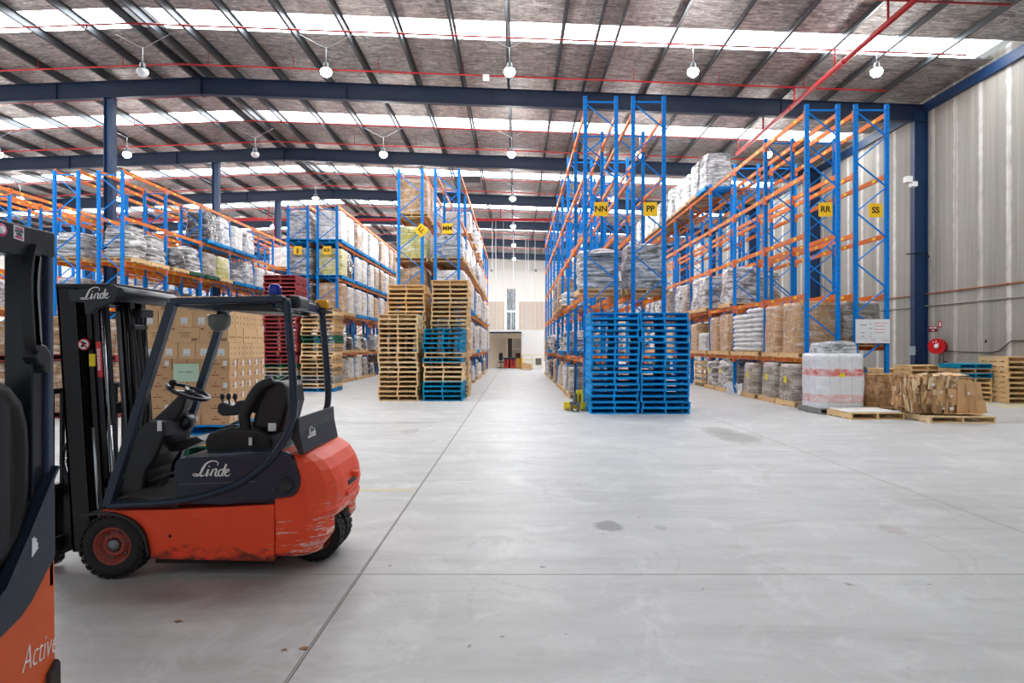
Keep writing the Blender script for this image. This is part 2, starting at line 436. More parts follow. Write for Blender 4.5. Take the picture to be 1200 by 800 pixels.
def text_mesh(s, size, mat, depth=.002, shear=0., bold=0., align='CENTER', space=1.):
    cu = bpy.data.curves.new('text', 'FONT'); cu.body = s; cu.size = size; cu.extrude = depth; cu.shear = shear; cu.offset = bold
    cu.align_x = align; cu.align_y = 'CENTER'; cu.space_character = space
    o = bpy.data.objects.new('text', cu); COL.objects.link(o)
    dg = bpy.context.evaluated_depsgraph_get(); dg.update()
    me = bpy.data.meshes.new_from_object(o.evaluated_get(dg)); bpy.data.objects.remove(o)
    me.materials.clear(); me.materials.append(mat); return me
def text(name, s, size, mat, parent, loc, rot=(math.pi/2, 0, 0), **kw):
    o = link(name, text_mesh(s, size, mat, **kw), parent); o.location = loc; o.rotation_euler = rot; return o
# ================================================================= camera, world, light
cam = bpy.data.cameras.new('camera'); co = bpy.data.objects.new('camera', cam); COL.objects.link(co); SC.camera = co
co.location = (0, 0, H); co.rotation_euler = (math.pi/2, 0, 0)
cam.sensor_width = 36; cam.lens = 36*F/1200
cam.shift_x = -(CX-600)/1200; cam.shift_y = (CY-400)/1200
cam.clip_end = 300; cam.clip_start = .05
SC.view_settings.view_transform = 'Standard'; SC.view_settings.look = 'None'; SC.view_settings.gamma = 1
SC.view_settings.use_curve_mapping = False
SC.view_settings.exposure = EXPO
w = bpy.data.worlds.new('world'); SC.world = w; w.use_nodes = True
w.node_tree.nodes['Background'].inputs[0].default_value = (.93, .97, 1, 1)
w.node_tree.nodes['Background'].inputs[1].default_value = WORLD

# ================================================================= setting
XR, XL, YB, YF = 15.0, -38.0, -6.0, 66.0
D1, BAY = 22.8, 8.05
RIDGE = -11.5
def skin(x): return 11.65-.038*abs(x-RIDGE)

fl = MB(); fl.box(XL-1, XR+.4, YB-14, YF+1, -.3, 0); struct(fl.obj('floor', M['floor']))
jn = 0
def joint(x0, x1, y0, y1, m, z=.002):
    global jn; jn += 1
    b = MB(); b.box(x0, x1, y0, y1, -.01, z); return struct(b.obj('trim_%d' % jn, m))
M['joint'] = plain('dark joint', '#6b6460', .9, 0, .3, 8); M['seal'] = plain('joint sealant', '#aeaaa6', .8, 0, .2, 8)
joint(-1.125, -1.105, YB, 47, M['joint']); joint(-1.12, -1.11, YB, 47, M['seal'], .003)
joint(4.42, 4.432, YB, 47, M['seal'])
joint(XL, XR, 4.44, 4.445, M['seal']); joint(XL, XR, 13.2, 13.208, M['seal'])
# worn yellow line left of the joint and yellow bay marking by the right wall
def patch(px0, px1, py, hpx, nm, hx):
    D = F*H/(py-CY); d2 = F*H/(py-hpx-CY)
    joint((px0-CX)/F*D, (px1-CX)/F*D, D, d2, plain(nm, hx, .7, 0, .15, 8, wear=.5, wearc='#c9c6c0'), .0015)
patch(404, 487, 575.5, 2.5, 'faint yellow line', '#d8c29a')
M['yl'] = plain('yellow floor paint', '#e3d96a', .7, 0, .1, 8, wear=.6, wearc='#c9c6b0')
joint(12.9, 15, 16.55, 16.68, M['yl']); joint(12.0, 15, 17.0, 17.14, M['yl']); joint(12.0, 12.12, 17.14, 24, M['yl'])

b = MB(); b.box(XR, XR+.25, YB, YF, 0, skin(XR)+.2); struct(b.obj('wall_right', M['wall']))
M['white_wall'] = plain('white cladding', '#e4e1da', .7, 0, .05, 1)
b = MB(); b.box(XL-.2, XL, YB, YF, 0, skin(XL)+.2); struct(b.obj('wall_left', M['white_wall']))
# far wall: pale panels above, ribbed beige sheeting below
def rib():
    t = NT('beige ribbed sheeting'); o = t.coords(); sp = t.new('ShaderNodeSeparateXYZ'); t.link(o, sp.inputs[0])
    fr = t.math('FRACT', t.math('DIVIDE', sp.outputs[0], .45)); t.setc(t.ramp(fr, [(.0, hexc('#a8978a')), (.15, hexc('#c9b8a9')), (.9, hexc('#bfae9f'))]))
    t.b.inputs['Roughness'].default_value = .6; return t.m
b = MB(); b.box(XL, XR, YF, YF+.25, 6.3, 12, 0); b.box(XL, XR, YF, YF+.25, 0, 6.3, 1)
struct(b.obj('wall_far', [M['white_wall'], rib()]))
# ---- roof skin, cut by the translucent strips
strips = [D1-4.35+k*BAY for k in range(-1, 6)]
def roof_piece(mb, x0, x1, y0, y1, t=.05):
    z0, z1 = skin(x0), skin(x1)
    mb.add([(x0, y0, z0), (x1, y0, z1), (x1, y1, z1), (x0, y1, z0), (x0, y0, z0+t), (x1, y0, z1+t), (x1, y1, z1+t), (x0, y1, z0+t)],
           [(0, 3, 2, 1), (4, 5, 6, 7), (0, 1, 5, 4), (2, 3, 7, 6), (0, 4, 7, 3), (1, 2, 6, 5)])
b = MB(); y = -3.
for s in strips+[None]:
    y1 = s if s else YF
    for xa, xb in ((XL, RIDGE), (RIDGE, XR)): roof_piece(b, xa, xb, y, y1)
    if s: y = s+1.15
struct(b.obj('ceiling', M['foil']))
for i, s in enumerate(strips):
    b = MB()
    for xa, xb in ((XL, RIDGE-.5), (RIDGE+.5, XR-.6)): roof_piece(b, xa, xb, s, s+1.15)
    struct(b.obj('window_%d' % (i+1), M['sky']))
# ---- purlins
PX = [-.25+1.65*k for k in range(-6, 9)]+[-11.75, -11.2]+[-13.2-1.65*k for k in range(0, 15)]+[2.45]
PX = sorted(p for p in PX if XL < p < XR-.15)
for i, px in enumerate(PX):
    z = skin(px); b = MB()
    b.box(-.0, .075, -2, YF, -.025, -.012); b.box(-.0, .008, -2, YF, -.22, -.02); b.box(-.075, .008, -2, YF, -.235, -.22); b.box(-.075, -.067, -2, YF, -.22, -.2)
    o = b.obj('purlin', M['galv'], loc=(px, 0, z))
    side = 'right of the ridge' if px > RIDGE else 'left of the ridge'
    k = sum(1 for q in PX if (RIDGE < q < px) or (px < q < RIDGE))+1
    tag(o, 'long galvanised roof purlin, %s %s' % (ORD[k] if k < 31 else 'outermost', side), 'purlin', 'galvanised purlins under the roof foil')
b = MB(); b.box(-.12, .0, -2, YF, -.5, -.18); b.box(-.12, .03, -2, YF, -.52, -.5)
tag(b.obj('eaves_beam', M['navy_col'], loc=(XR, 0, skin(XR)+.02)), 'blue eaves beam along the top of the right concrete wall', 'beam')
# ---- portal frames
def portal(k):
    y = D1+k*BAY
    nm = ['nearest', 'second', 'third', 'fourth', 'fifth', 'farthest'][k]
    r = thing('portal_frame', 'navy steel roof portal frame spanning the hall, %s of the row' % nm, 'steel frame', (0, y, 0), 0, 'navy portal frames')
    def rafter(xa, xb):
        b = MB(); za, zb = skin(xa)-.23, skin(xb)-.23; h = .62
        n = 1
        for (w, t0, t1) in ((.2, 0, .02), (.012, .02, h-.02), (.2, h-.02, h)):
            b.add([(xa, -w/2, za-t0), (xb, -w/2, zb-t0), (xb, w/2, zb-t0), (xa, w/2, za-t0), (xa, -w/2, za-t1), (xb, -w/2, zb-t1), (xb, w/2, zb-t1), (xa, w/2, za-t1)],
                  [(0, 1, 2, 3), (7, 6, 5, 4), (0, 4, 5, 1), (2, 6, 7, 3), (0, 3, 7, 4), (1, 5, 6, 2)])
        for q in range(1, 5):
            x = xa+(xb-xa)*q/5; z = skin(x)-.23
            b.box(x-.006, x+.006, -.09, .09, z-h+.02, z-.02)
        b.obj('rafter', M['navy'], r)
    rafter(RIDGE, XR-.02); rafter(XL+.02, RIDGE)
    b = MB(); z = skin(RIDGE)-.2; b.box(RIDGE-.012, RIDGE+.012, -.14, .14, z-.7, z)
    b.obj('ridge_plate', M['navy'], r)
    def column(x0, x1, mat, zt):
        b = MB(); b.box(x0, x0+.02, -.13, .13, 0, zt); b.box(x1-.02, x1, -.13, .13, 0, zt); b.box(x0+.02, x1-.02, -.008, .008, 0, zt)
        b.box(x0-.05, x1, -.2, .2, 0, .025); b.obj('column', mat, r)
    column(XR-.5, XR-.01, M['navy_col'], skin(XR)-.45)
    column(XL+.02, XL+.5, M['navy_col'], skin(XL)-.45)
    b = MB(); x = -14.86; b.box(x-.17, x-.15, -.12, .12, 0, skin(x)-.84); b.box(x+.15, x+.17, -.12, .12, 0, skin(x)-.84); b.box(x-.15, x+.15, -.01, .01, 0, skin(x)-.84)
    b.box(x-.2, x+.2, -.17, .17, 0, .02); b.obj('column', M['navy_col'], r)
    return r
for k in range(6): portal(k)
# ---- sprinkler pipes
def roofpipe(y, x0, x1, drop, r, lab):
    b = MB(); xs = [x0]+([RIDGE] if x0 < RIDGE < x1 else [])+[x1]
    b.pipe([(x, y, skin(x)-drop) for x in xs], r, 8)
    for x in [x0+1.3+2.9*i for i in range(int((x1-x0)/2.9))]:
        b.box(x-.008, x+.008, y-.008, y+.008, skin(x)-drop, skin(x)-.0)
        b.box(x+.6, x+.63, y-.015, y+.015, skin(x)-drop-.07, skin(x)-drop)
    return tag(b.obj('sprinkler_pipe', M['red_pipe']), lab, 'pipe', 'thin red sprinkler pipes across the roof')
yy = 15.87
k = 1
while yy < 60:
    roofpipe(yy, XL+3, [12.6, 12.6, 13.4][k % 3], .42, .027, 'thin red sprinkler pipe crossing below the purlins, %s from the camera' % ORD[k])
    yy += 2.683; k += 1
# big red main running away over the right-hand racks, and cross main at the far bays
main = thing('sprinkler_main', 'thick red sprinkler main running away above the right-hand racking', 'pipe', (0, 0, 0))
zm = 9.85; xm = 0.8676**-1*(zm-H)
b = MB(); b.pipe([(xm, 9, zm), (xm, 26.75, zm)], .075, 14)
for y in (11, 14.5, 18, 21.5): b.tube((xm, y-.06, zm), (xm, y+.06, zm), .09, 14)
b.obj('pipe', M['red_pipe'], main)
for y in (15.87, 18.53, 21.22, 23.9, 26.6):
    b = MB(); b.tube((xm, y, zm+.05), (xm, y, skin(xm)-.4), .03, 8); b.obj('riser', M['red_pipe'], main)
m2 = thing('sprinkler_cross_main', 'thick red sprinkler main crossing the hall level above the far aisles', 'pipe', (0, 40, 0))
b = MB(); b.pipe([(-27, 0, 9.72), (2.3, 0, 9.72)], .085, 12); b.obj('pipe', M['red_pipe'], m2)
for x in (-15.9, -6.2, -1.0):
    b = MB(); b.tube((x, 0, 9.75), (x, 0, skin(x)-.4), .035, 8); b.obj('riser', M['red_pipe'], m2)
rs = MB(); rs.pipe([(-15.45, 39.85, 0), (-15.45, 39.85, 9.60)], .07, 10)
tag(rs.obj('riser_pipe', M['red_pipe']), 'vertical red riser pipe beside the third interior column', 'pipe')
# ---- high bay lamps
n = 0
proto = {}
def lamp(x, y, lit, lab):
    key = lit
    if key not in proto:
        r = thing('high_bay_lamp', lab, 'lamp', (x, y, 0), 0, 'lit high bay lamps' if lit else 'unlit high bay lamps')
        z = 9.85
        b = MB(); b.tube((0, 0, z+.2), (0, 0, z+.72), .012, 6); b.sweep([(-.82, 0, z+1.12), (-.1, 0, z+.74), (0, 0, z+.7), (.1, 0, z+.74), (.82, 0, z+1.12)], .016, .016, n=6); b.obj('hanger_cable', M['cable'], r)
        b = MB(); b.lathe([(.05, .26), (.08, .24), (.09, .12), (.15, .06), (.14, .05), (.06, .1)], (0, 0, z), 'z', 20); b.obj('lamp_housing', M['galv'], r)
        b = MB(); b.lathe([(.05, .12), (.13, .08), (.17, -.0), (.15, -.08), (.09, -.14), (.02, -.16)], (0, 0, z), 'z', 16); b.obj('bulb', M['bulb'] if lit else M['paper'], r)
        proto[key] = r; r['label'] = lab
    else: r = dup(proto[key], (x, y, 0), 0, lab)
    if lit:
        li = bpy.data.lights.new('lamp_light', 'POINT'); li.energy = LAMP; li.shadow_soft_size = .18; li.color = (1, .97, .93)
        lo = bpy.data.objects.new('lamp_light', li); COL.objects.link(lo); lo.location = (x, y, 9.85-.3)
for row in range(7):
    y = D1-BAY/2-.1+(row-1+0)*BAY
    for j in range(-5, 3):
        x = -.2+5.5*j; n += 1
        if row == 0 : continue
        lit = not (j == -2 and row in (1, 2))
        dz = skin(x)-11.2
        lab = '%s high bay lamp, %s row from the camera, %s from the right wall' % ('glowing' if lit else 'unlit', ORD[row], ORD[3-j])
        lamp(x, y, lit, lab)
# small white floodlight on the right column, junction box on roof
t = thing('floodlight', 'small white twin floodlight fixed high on the right blue column', 'lamp', (14.2, 22.55, 0))
b = MB(); b.box(-.12, .3, -.02, .02, 7.55, 7.62); b.obj('bracket', M['steel'], t)
b = MB(); b.box(-.2, .02, -.22, 0, 7.5, 7.72); b.box(-.0, .2, -.22, 0, 7.35, 7.52); b.obj('lamp_head', M['paper'], t, .01)
b = MB(); b.box(-.1, .1, 0, .02, -.1, .1); tag(b.obj('junction_box', M['paper'], loc=(-1.0, 20.6, 10.5)), 'small white box hanging under the roof foil beside the middle lamp', 'box')
b = MB(); b.box(-1.4, .0, 0, .1, -.15, .2); tag(b.obj('roof_heater', M['steel'], loc=(-1.9, 33.5, 10.55)), 'long grey box unit hanging under the roof over the centre aisle', 'heater')
# hanging white wires at the far end of the centre aisle
for i, px in enumerate((577, 581, 590, 601.5, 616, 619, 627, 566)):
    y = 46+i*.4; x = (px-CX)/F*y
    b = MB(); b.tube((0, 0, 3.0), (0, 0, skin(x)-.3), .022, 6)
    tag(b.obj('hanging_wire', M['cable'], loc=(x, y, 0)), 'thin pale wire hanging from the roof before the far wall, %s from the left' % ORD[[577, 581, 590, 601.5, 616, 619, 627, 566].index(px)+2 if px != 566 else 1], 'wire', 'hanging wires at the far end')
# ================================================================= pallets
PW = 1.165
def pallet_parts(w=PW, d=PW, h=.142, seed=0):
    """returns builders: top_deck, three stringers, bottom_deck (stringers run away from the front)"""
    r = random.Random(seed); tb = .025
    top = MB(); n = 7; bwid = d*.118
    for i in range(n):
        y = -d/2+bwid/2+i*(d-bwid)/(n-1); j = r.uniform(-.006, .006)
        top.box(-w/2+r.uniform(-.008, .003), w/2+r.uniform(-.003, .008), y-bwid/2+(j if 0 < i < n-1 else 0), y+bwid/2+(j if 0 < i < n-1 else 0), h-tb, h)
    strs = []
    for x in (-w/2+.022, 0, w/2-.022):
        s = MB(); s.prism([(x-.02, tb), (x+.02, tb), (x+.02, h-tb), (x-.02, h-tb)], -d/2+.004, d/2-.004); strs.append(s)
    bot = MB()
    for i, y in enumerate((-d/2+bwid/2, -d*.2, d*.2, d/2-bwid/2)):
        bot.box(-w/2, w/2, y-bwid/2, y+bwid/2, 0, tb)
    return top, strs, bot
PALM = {'blue': M['pal_blue'], 'teal': M['pal_teal'], 'red': M['pal_red'], 'green': M['pal_green'], 'grey': M['pal_grey'], 'wood': M['wood'], 'new': M['wood_new'], 'old': M['wood_old']}
_pc = {}
def pal_meshes(kind, w=PW, d=PW, h=.142, v=0):
    k = (kind, w, d, h, v)
    if k not in _pc:
        t, s, b = pallet_parts(w, d, h, v); m = PALM[kind]
        _pc[k] = (t.mesh('top_deck', m), [q.mesh('stringer', m) for q in s], b.mesh('bottom_deck', m))
    return _pc[k]
_p1 = {}
def pal_single(kind, w=PW, d=PW, h=.142):
    k = (kind, w, d, h)
    if k not in _p1:
        t, s, b = pallet_parts(w, d, h, 1)
        for q in s+[b]: t.add(q.v, q.f)
        _p1[k] = t.mesh('pallet', PALM[kind])
    return _p1[k]
CN = {'blue': 'blue', 'teal': 'blue', 'red': 'dark red', 'green': 'green', 'grey': 'grey', 'wood': 'pale timber', 'new': 'pale timber', 'old': 'weathered timber'}
def pallet(kind, x, y, z, rz, label, group, parts=True, w=PW, d=PW, h=.142, v=0):
    if parts:
        t = thing('pallet', label, 'pallet', (x, y, z), rz, group)
        a, s, b = pal_meshes(kind, w, d, h, v)
        link('top_deck', a, t); link('bottom_deck', b, t)
        for q in s: link('stringer', q, t)
        return t
    o = link('pallet', pal_single(kind, w, d, h)); o.location = (x, y, z); o.rotation_euler = (0, 0, rz)
    return tag(o, label, 'pallet', group)
def stack(kinds, x, y, where, group, rz=0, parts=True, jit=.012, w=PW, d=PW, h=.142, z0=0, rjit=.012, seed=1):
    r = random.Random(seed); n = len(kinds)
    for i, k in enumerate(kinds):
        pos = 'lowest' if i == 0 else ('topmost' if i == n-1 else '%s from the floor' % ORD[i+1])
        if z0: pos = pos.replace('from the floor', 'from the bottom')
        pallet(k, x+r.uniform(-jit, jit), y+r.uniform(-jit, jit), z0+i*(h+.0005), rz+r.uniform(-rjit, rjit),
               '%s pallet, %s, %s' % (CN[k], pos, where), group, parts, w, d, h, i % 3)

# the two blue stacks in front of the NN and PP racks
s = F/49.1
stack(['blue']*17, 2.36, 14.87+.585, 'left blue stack before rack NN', 'blue pallets stacked at the rack end', jit=.02, rjit=.01, seed=3)
stack(['blue']*17, 3.56, 14.87+.585, 'right blue stack before rack PP', 'blue pallets stacked at the rack end', jit=.022, rjit=.02, seed=5)
# timber stacks in front of LL and MM
Dn = F*H/64.6
sc = F/Dn
xl = (466-CX)/sc; xr = (519.5-CX)/sc
r_ = random.Random(4)
stack(['wood' if r_.random() < .5 else 'new' for _ in range(18)], xl, Dn+.58, 'the near left timber stack of the centre aisle', 'timber pallets in the near left stack', jit=.03, rjit=.03, seed=6)
stack(['teal']*4+['new']*4+['teal', 'wood', 'teal', 'teal', 'teal', 'teal', 'teal'], xr, Dn+.58, 'the mixed blue and timber stack', 'pallets in the mixed blue and timber stack', jit=.03, rjit=.02, seed=7)
sc2 = F/(Dn+1.25)
stack(['wood']*25, (476-CX)/sc2, Dn+1.25+.6, 'the rear left timber stack before rack LL', 'timber pallets in the rear left stack', jit=.03, rjit=.02, seed=8)
stack(['wood' if i % 3 else 'new' for i in range(26)], (527-CX)/sc2, Dn+1.25+.6, 'the rear right timber stack before rack MM', 'timber pallets in the rear right stack', jit=.03, rjit=.02, seed=9)
# red stack and mixed stack before JJ / KK
stack(['grey', 'old', 'grey', 'green', 'grey', 'old', 'green']+['red']*22, -8.35, 22.6, 'the tall dark red stack behind the small forklift', 'pallets in the tall red stack', parts=False, jit=.03, rjit=.02, seed=10)
stack(['blue', 'wood', 'grey', 'grey', 'old', 'old', 'wood', 'old', 'wood', 'new', 'old', 'wood', 'green', 'green', 'old', 'wood', 'old', 'wood', 'old', 'new', 'old'], -7.03, 22.6,
      'the mixed stack behind the amber beacon', 'pallets in the mixed stack', parts=False, jit=.04, rjit=.03, seed=11)
# stacks at the right wall
DA = 17.5
stack(['wood']*9, 14.37, 18.05, 'the stack at the right edge of the view', 'timber pallets at the right edge', h=.146, seed=12, rjit=.015, w=1.1, d=1.1)
stack(['new', 'wood', 'wood', 'wood', 'wood', 'teal', 'old', 'teal'], 13.28, 18.45, 'the stack with two blues by the right wall', 'pallets in the stack with two blues by the right wall', h=.138, w=.95, d=.9, seed=13)
stack(['wood']*7, 12.75, 19.75, 'the low stack left of the two blue pallets', 'timber pallets left of the two blue ones', h=.145, w=1.05, d=.9, seed=14)
stack(['wood']*6, 12.6, 20.9, 'the lowest stack beside the fire hose', 'timber pallets beside the fire hose', h=.145, w=1.0, d=1., seed=15)

# ================================================================= racks
PIT = 2.68
LV = [0, 1.30, 2.99, 4.58, 6.14, 7.75]      # tops of beams
_fr = {}
def frame_mesh(dep, h):
    k = (round(dep, 2), h)
    if k in _fr: return _fr[k]
    b = MB(); d2 = .045
    for x in (0, dep):
        s = 1 if x == 0 else -1
        xa, xb = sorted((x, x+s*.095))
        b.box(xa, xb, -d2, -d2+.012, 0, h)                      # slotted face towards the aisle end
        b.box(xa, xa+.008, -d2, d2, 0, h); b.box(xb-.008, xb, -d2, d2, 0, h)
        b.box(xa-.02, xb+.02, -.07, .07, 0, .012)
        for q in range(int(h/.15)):                              # slots
            z = .12+q*.15
            b.box(xa+.022, xa+.034, -d2-.0015, -d2, z, z+.03, 1); b.box(xb-.034, xb-.022, -d2-.0015, -d2, z, z+.03, 1)
    b.box(.09, dep-.09, -.018, .018, h-.17, h-.13); b.box(.09, dep-.09, -.018, .018, .2, .24)
    z = h-.2; left = True; st = .66
    while z-st > .15:
        a, c = ((.08, 0, z), (dep-.08, 0, z-st+.05)) if left else ((dep-.08, 0, z), (.08, 0, z-st+.05))
        b.bar(a, c, .03, .038, up=(0, 1, 0)); z -= st; left = not left
    m = b.mesh('upright_frame', [M['blue'], M['black_ink']]); _fr[k] = m; return m
def beam_mesh(L):
    b = MB(); b.box(-.025, .025, .045, L-.045, -.12, 0)
    for y0, y1 in ((.03, .08), (L-.08, L-.03)): b.box(-.04, .035, y0, y1, -.23, .04)
    b.box(-.027, .027, .5, .66, -.09, -.03, 1); b.box(-.027, .027, L-.7, L-.55, -.09, -.03, 1)
    for y0, y1 in ((-.05, .05),):
        pass
    return b.mesh('beam', [M['orange'], M['sticker_y']])
BEAM = beam_mesh(PIT)
RK = {}
def rack(key, x0, x1, y0, nb, h, lab, mark=None, mpx=None, levels=(1, 2, 3, 4, 5), diamond=False, skip=()):
    t = thing('pallet_rack', lab, 'rack', (x0, y0, 0), 0, None); dep = x1-x0
    RK[key] = dict(x0=x0, x1=x1, y0=y0, nb=nb, h=h, t=t)
    fm = frame_mesh(dep, h)
    for k in range(nb+1):
        o = link('upright_frame', fm, t); o.location = (0, k*PIT, 0)
    for k in range(nb):
        for L in levels:
            if (L, k) in skip: continue
            for x in (.03, dep-.03):
                o = link('beam', BEAM, t); o.location = (x, k*PIT, LV[L])
    if mark:
        px, py = mpx; s = F/y0; x = (px-CX)/s-x0; z = H-(py-CY)/s; q = .18
        b = MB(); b.box(-q, q, -.004, .004, -q, q)
        o = b.obj('row_sign', M['yellow'], t); o.location = (x, -.06, z)
        text('lettering', mark, .215, M['black_ink'], o, (0, -.006, 0), bold=.006)
        if diamond: o.rotation_euler = (0, math.pi/4, 0)
        tag(o, 'yellow row sign reading %s' % mark)
    return t
rack('NN', 1.76, 2.66, 16.3, 8, 8.15, 'blue and orange pallet rack marked NN, right of the centre aisle', 'NN', (704, 245.5))
rack('PP', 3.01, 3.91, 16.3, 8, 8.15, 'blue and orange pallet rack marked PP behind the blue pallet stacks', 'PP', (761.5, 245.5))
rack('RR', 7.55, 8.46, 16.3, 9, 7.94, 'blue and orange pallet rack marked RR with white sacks low down', 'RR', (966, 246))
rack('SS', 8.83, 9.74, 16.3, 9, 7.94, 'blue and orange pallet rack marked SS nearest the concrete wall', 'SS', (1024.5, 247), levels=(2, 3, 4, 5))
rack('LL', -4.13, -3.22, 21.66, 8, 7.77, 'blue and orange pallet rack with a diamond-turned sign LL', 'LL', (494, 270), diamond=True)
rack('MM', -2.86, -1.95, 21.66, 8, 7.77, 'blue and orange pallet rack marked MM, left of the centre aisle', 'MM', (524.5, 268))
rack('JJ', -9.94, -9.0, 27.02, 8, 7.7, 'blue and orange pallet rack marked JJ behind the red pallet stack', 'JJ', (349.5, 293.5))
rack('KK', -8.66, -7.73, 27.02, 8, 7.7, 'blue and orange pallet rack marked KK with blue pallets on its shelves', 'KK', (384, 293.5))
rack('GG', -16.1, -15.18, 21.66, 9, 7.72, 'blue and orange pallet rack behind the mast, left one of the pair')
rack('HH', -14.57, -13.65, 21.66, 9, 7.72, 'blue and orange pallet rack behind the mast, right one of the pair')
rack('EE', -20.67, -19.75, 18.98, 9, 7.6, 'far left blue and orange pallet rack, its near end beyond the picture edge')
rack('DD', -22.0, -21.08, 18.98, 9, 7.6, 'outermost left pallet rack, seen behind the far left one')

# ================================================================= goods on pallets
_g = {}
def goods_mesh(style, w, d, h, v):
    k = (style, round(w, 2), round(d, 2), round(h, 2), v)
    if k in _g: return _g[k]
    r = random.Random(hash((style, int(w*100), int(h*100), v)) & 0xffff if False else (len(style)*97+int(w*100)*3+int(h*100)*7+v*131))
    m = LM[style]; b = MB()
    if style == 'sacks':
        nl = max(2, int(h/.15)); lh = h/nl
        for L in range(nl):
            for i in range(2):
                for j in range(2):
                    ox = (-.25+.5*i)*w+r.uniform(-.02, .02); oy = (-.25+.5*j)*d+r.uniform(-.02, .02); rings = []
                    a, c = w*.27, d*.27
                    for q in range(7):
                        t = q/6; zz = L*lh+lh*1.1*t; f = .72+.3*math.sin(math.pi*min(1, max(0, t)))**.6
                        ring = []
                        for p in range(16):
                            th = 2*math.pi*p/16; cx, sy = math.cos(th), math.sin(th); e = (abs(cx)**4+abs(sy)**4)**-.25
                            ring.append((ox+a*f*cx*e+r.uniform(-.006, .006), oy+c*f*sy*e+r.uniform(-.006, .006), zz+r.uniform(-.004, .004)))
                        rings.append(ring)
                    b.loft(rings)
    else:
        messy = style == 'messy'; n = 10; nz = max(6, int(h/.09)) if not messy else int(h/.05)
        amp = {'brown': .016, 'brown2': .014, 'white': .016, 'yellow': .02, 'messy': .06, 'redband': .02}.get(style, .045)
        lay = [r.uniform(-1, 1) for _ in range(nz+1)]; lay2 = [r.uniform(-1, 1) for _ in range(nz+1)]
        so = r.uniform(0, 50); tilt = r.uniform(-.04, .04)
        rings = []
        per = []
        for i in range(n): per.append((-1+2*i/n, -1))
        for i in range(n): per.append((1, -1+2*i/n))
        for i in range(n): per.append((1-2*i/n, 1))
        for i in range(n): per.append((-1, 1-2*i/n))
        def shp(x, y, t):
            e = (abs(x)**9+abs(y)**9)**(1/9); x, y = x/max(e, 1e-3)*max(abs(x), abs(y)), y/max(e, 1e-3)*max(abs(x), abs(y))
            px, py, pz = x*w/2, y*d/2, t*h
            q = noise.noise_vector(Vector((px*2.2+so, py*2.2, pz*(2.2 if not messy else 8))))
            return px, py, pz, q
        for L in range(nz+1):
            t = L/nz; ring = []
            for x, y in per:
                px, py, pz, q = shp(x, y, t)
                k2 = 1-(.05 if t > .97 else 0)-(.0 if not messy else .1*t)
                if messy: k2 += .06*lay[L]
                elif style in ('grey', 'silver', 'taupe', 'black'): k2 -= (.09 if style != 'taupe' else .03)*t**1.5
                ring.append((px*k2+q.x*amp*1.4+tilt*t*(1 if messy else .6), py*k2+q.y*amp*1.4+(lay2[L]*.03 if messy else 0), pz+q.z*amp*(.6 if 0 < L < nz else .3)*(0 if L == 0 else 1)))
            rings.append(ring)
        b.loft(rings, cap=False)
        # crumpled top
        top = len(b.v)-len(per); vs = []
        prev = list(range(top, len(b.v)))
        for kk in (.66, .33):
            ids = []
            for x, y in per:
                px, py, pz, q = shp(x*kk, y*kk, 1); b.v.append((px, py, h+q.z*amp*1.5+.012)); ids.append(len(b.v)-1)
            for i in range(len(per)):
                j = (i+1) % len(per); b.f.append([prev[i], prev[j], ids[j], ids[i]]); b.mi.append(0); b.sm.append(True)
            prev = ids
        b.v.append((0, 0, h+.01)); c = len(b.v)-1
        for i in range(len(per)): b.f.append([prev[i], prev[(i+1) % len(per)], c]); b.mi.append(0); b.sm.append(True)
        if style in ('brown', 'brown2', 'white', 'messy'): b.sm = [False]*len(b.sm)
    me = b.mesh('wrapped_goods', m); _g[k] = me; return me
DESC = {'grey': 'grey film-wrapped load', 'silver': 'silvery plastic-wrapped load', 'taupe': 'dull brown-grey wrapped load', 'brown': 'brown cartons in clear film', 'brown2': 'perforated brown cartons',
        'white': 'white cartons in film', 'yellow': 'pale yellow cartons', 'black': 'black film-wrapped load', 'messy': 'untidy loose grey-white bundles', 'sacks': 'white woven sacks'}
nload = [0]
def load(style, x, y, z, label, w=1.08, d=1.1, h=1.1, pal='wood', group=None, rz=0, note=True):
    nload[0] += 1
    t = thing('pallet_load', label, 'pallet load', (x, y, z), rz, group)
    o = link('pallet', pal_single(pal), t)
    if pal != 'wood': tag(o, '%s pallet' % CN[pal])
    g = link('stacked_sacks' if style == 'sacks' else 'wrapped_goods', goods_mesh(style, w, d, h, nload[0] % 3), t); g.location = (0, 0, .143)
    return t, g
SH = ['floor under', 'first shelf,', 'second shelf,', 'third shelf,', 'fourth shelf,', 'top shelf,']
def fill(rk, L, spec, w=1.08, dx=0., name=None):
    if rk in ('GG', 'HH'): w = 1.0; dx = .08 if rk == 'HH' else -.08
    """spec: list of (style, height, pallet) per slot from the near end; None leaves a slot empty"""
    r = RK[rk]; xc = (r['x0']+r['x1'])/2+dx
    nm = name or ('rack %s' % rk)
    for i, sp in enumerate(spec):
        if not sp: continue
        st, h, pal = sp; y = r['y0']+PIT*(i//2)+(.72 if i % 2 == 0 else 1.96)
        if i//2 >= r['nb']: break
        h = min(h, (LV[L+1]-LV[L]-.142-.2) if 0 < L < 5 else h)
        h = min(h, .98) if L == 0 else h
        lab = '%s, %s %s, %s from the near end' % (DESC[st], SH[L], nm, ORD[i+1])
        load(st, xc+R.uniform(-.02, .02), y+R.uniform(-.02, .02), LV[L]+.0, lab, w, 1.06, round(h*20)/20, pal, 'wrapped pallet loads on the racks', R.uniform(-.015, .015))
def rep(opts, n, seed=0, empty=0.):
    r = random.Random(seed); return [None if r.random() < empty else r.choice(opts) for _ in range(n)]
W = 'wood'
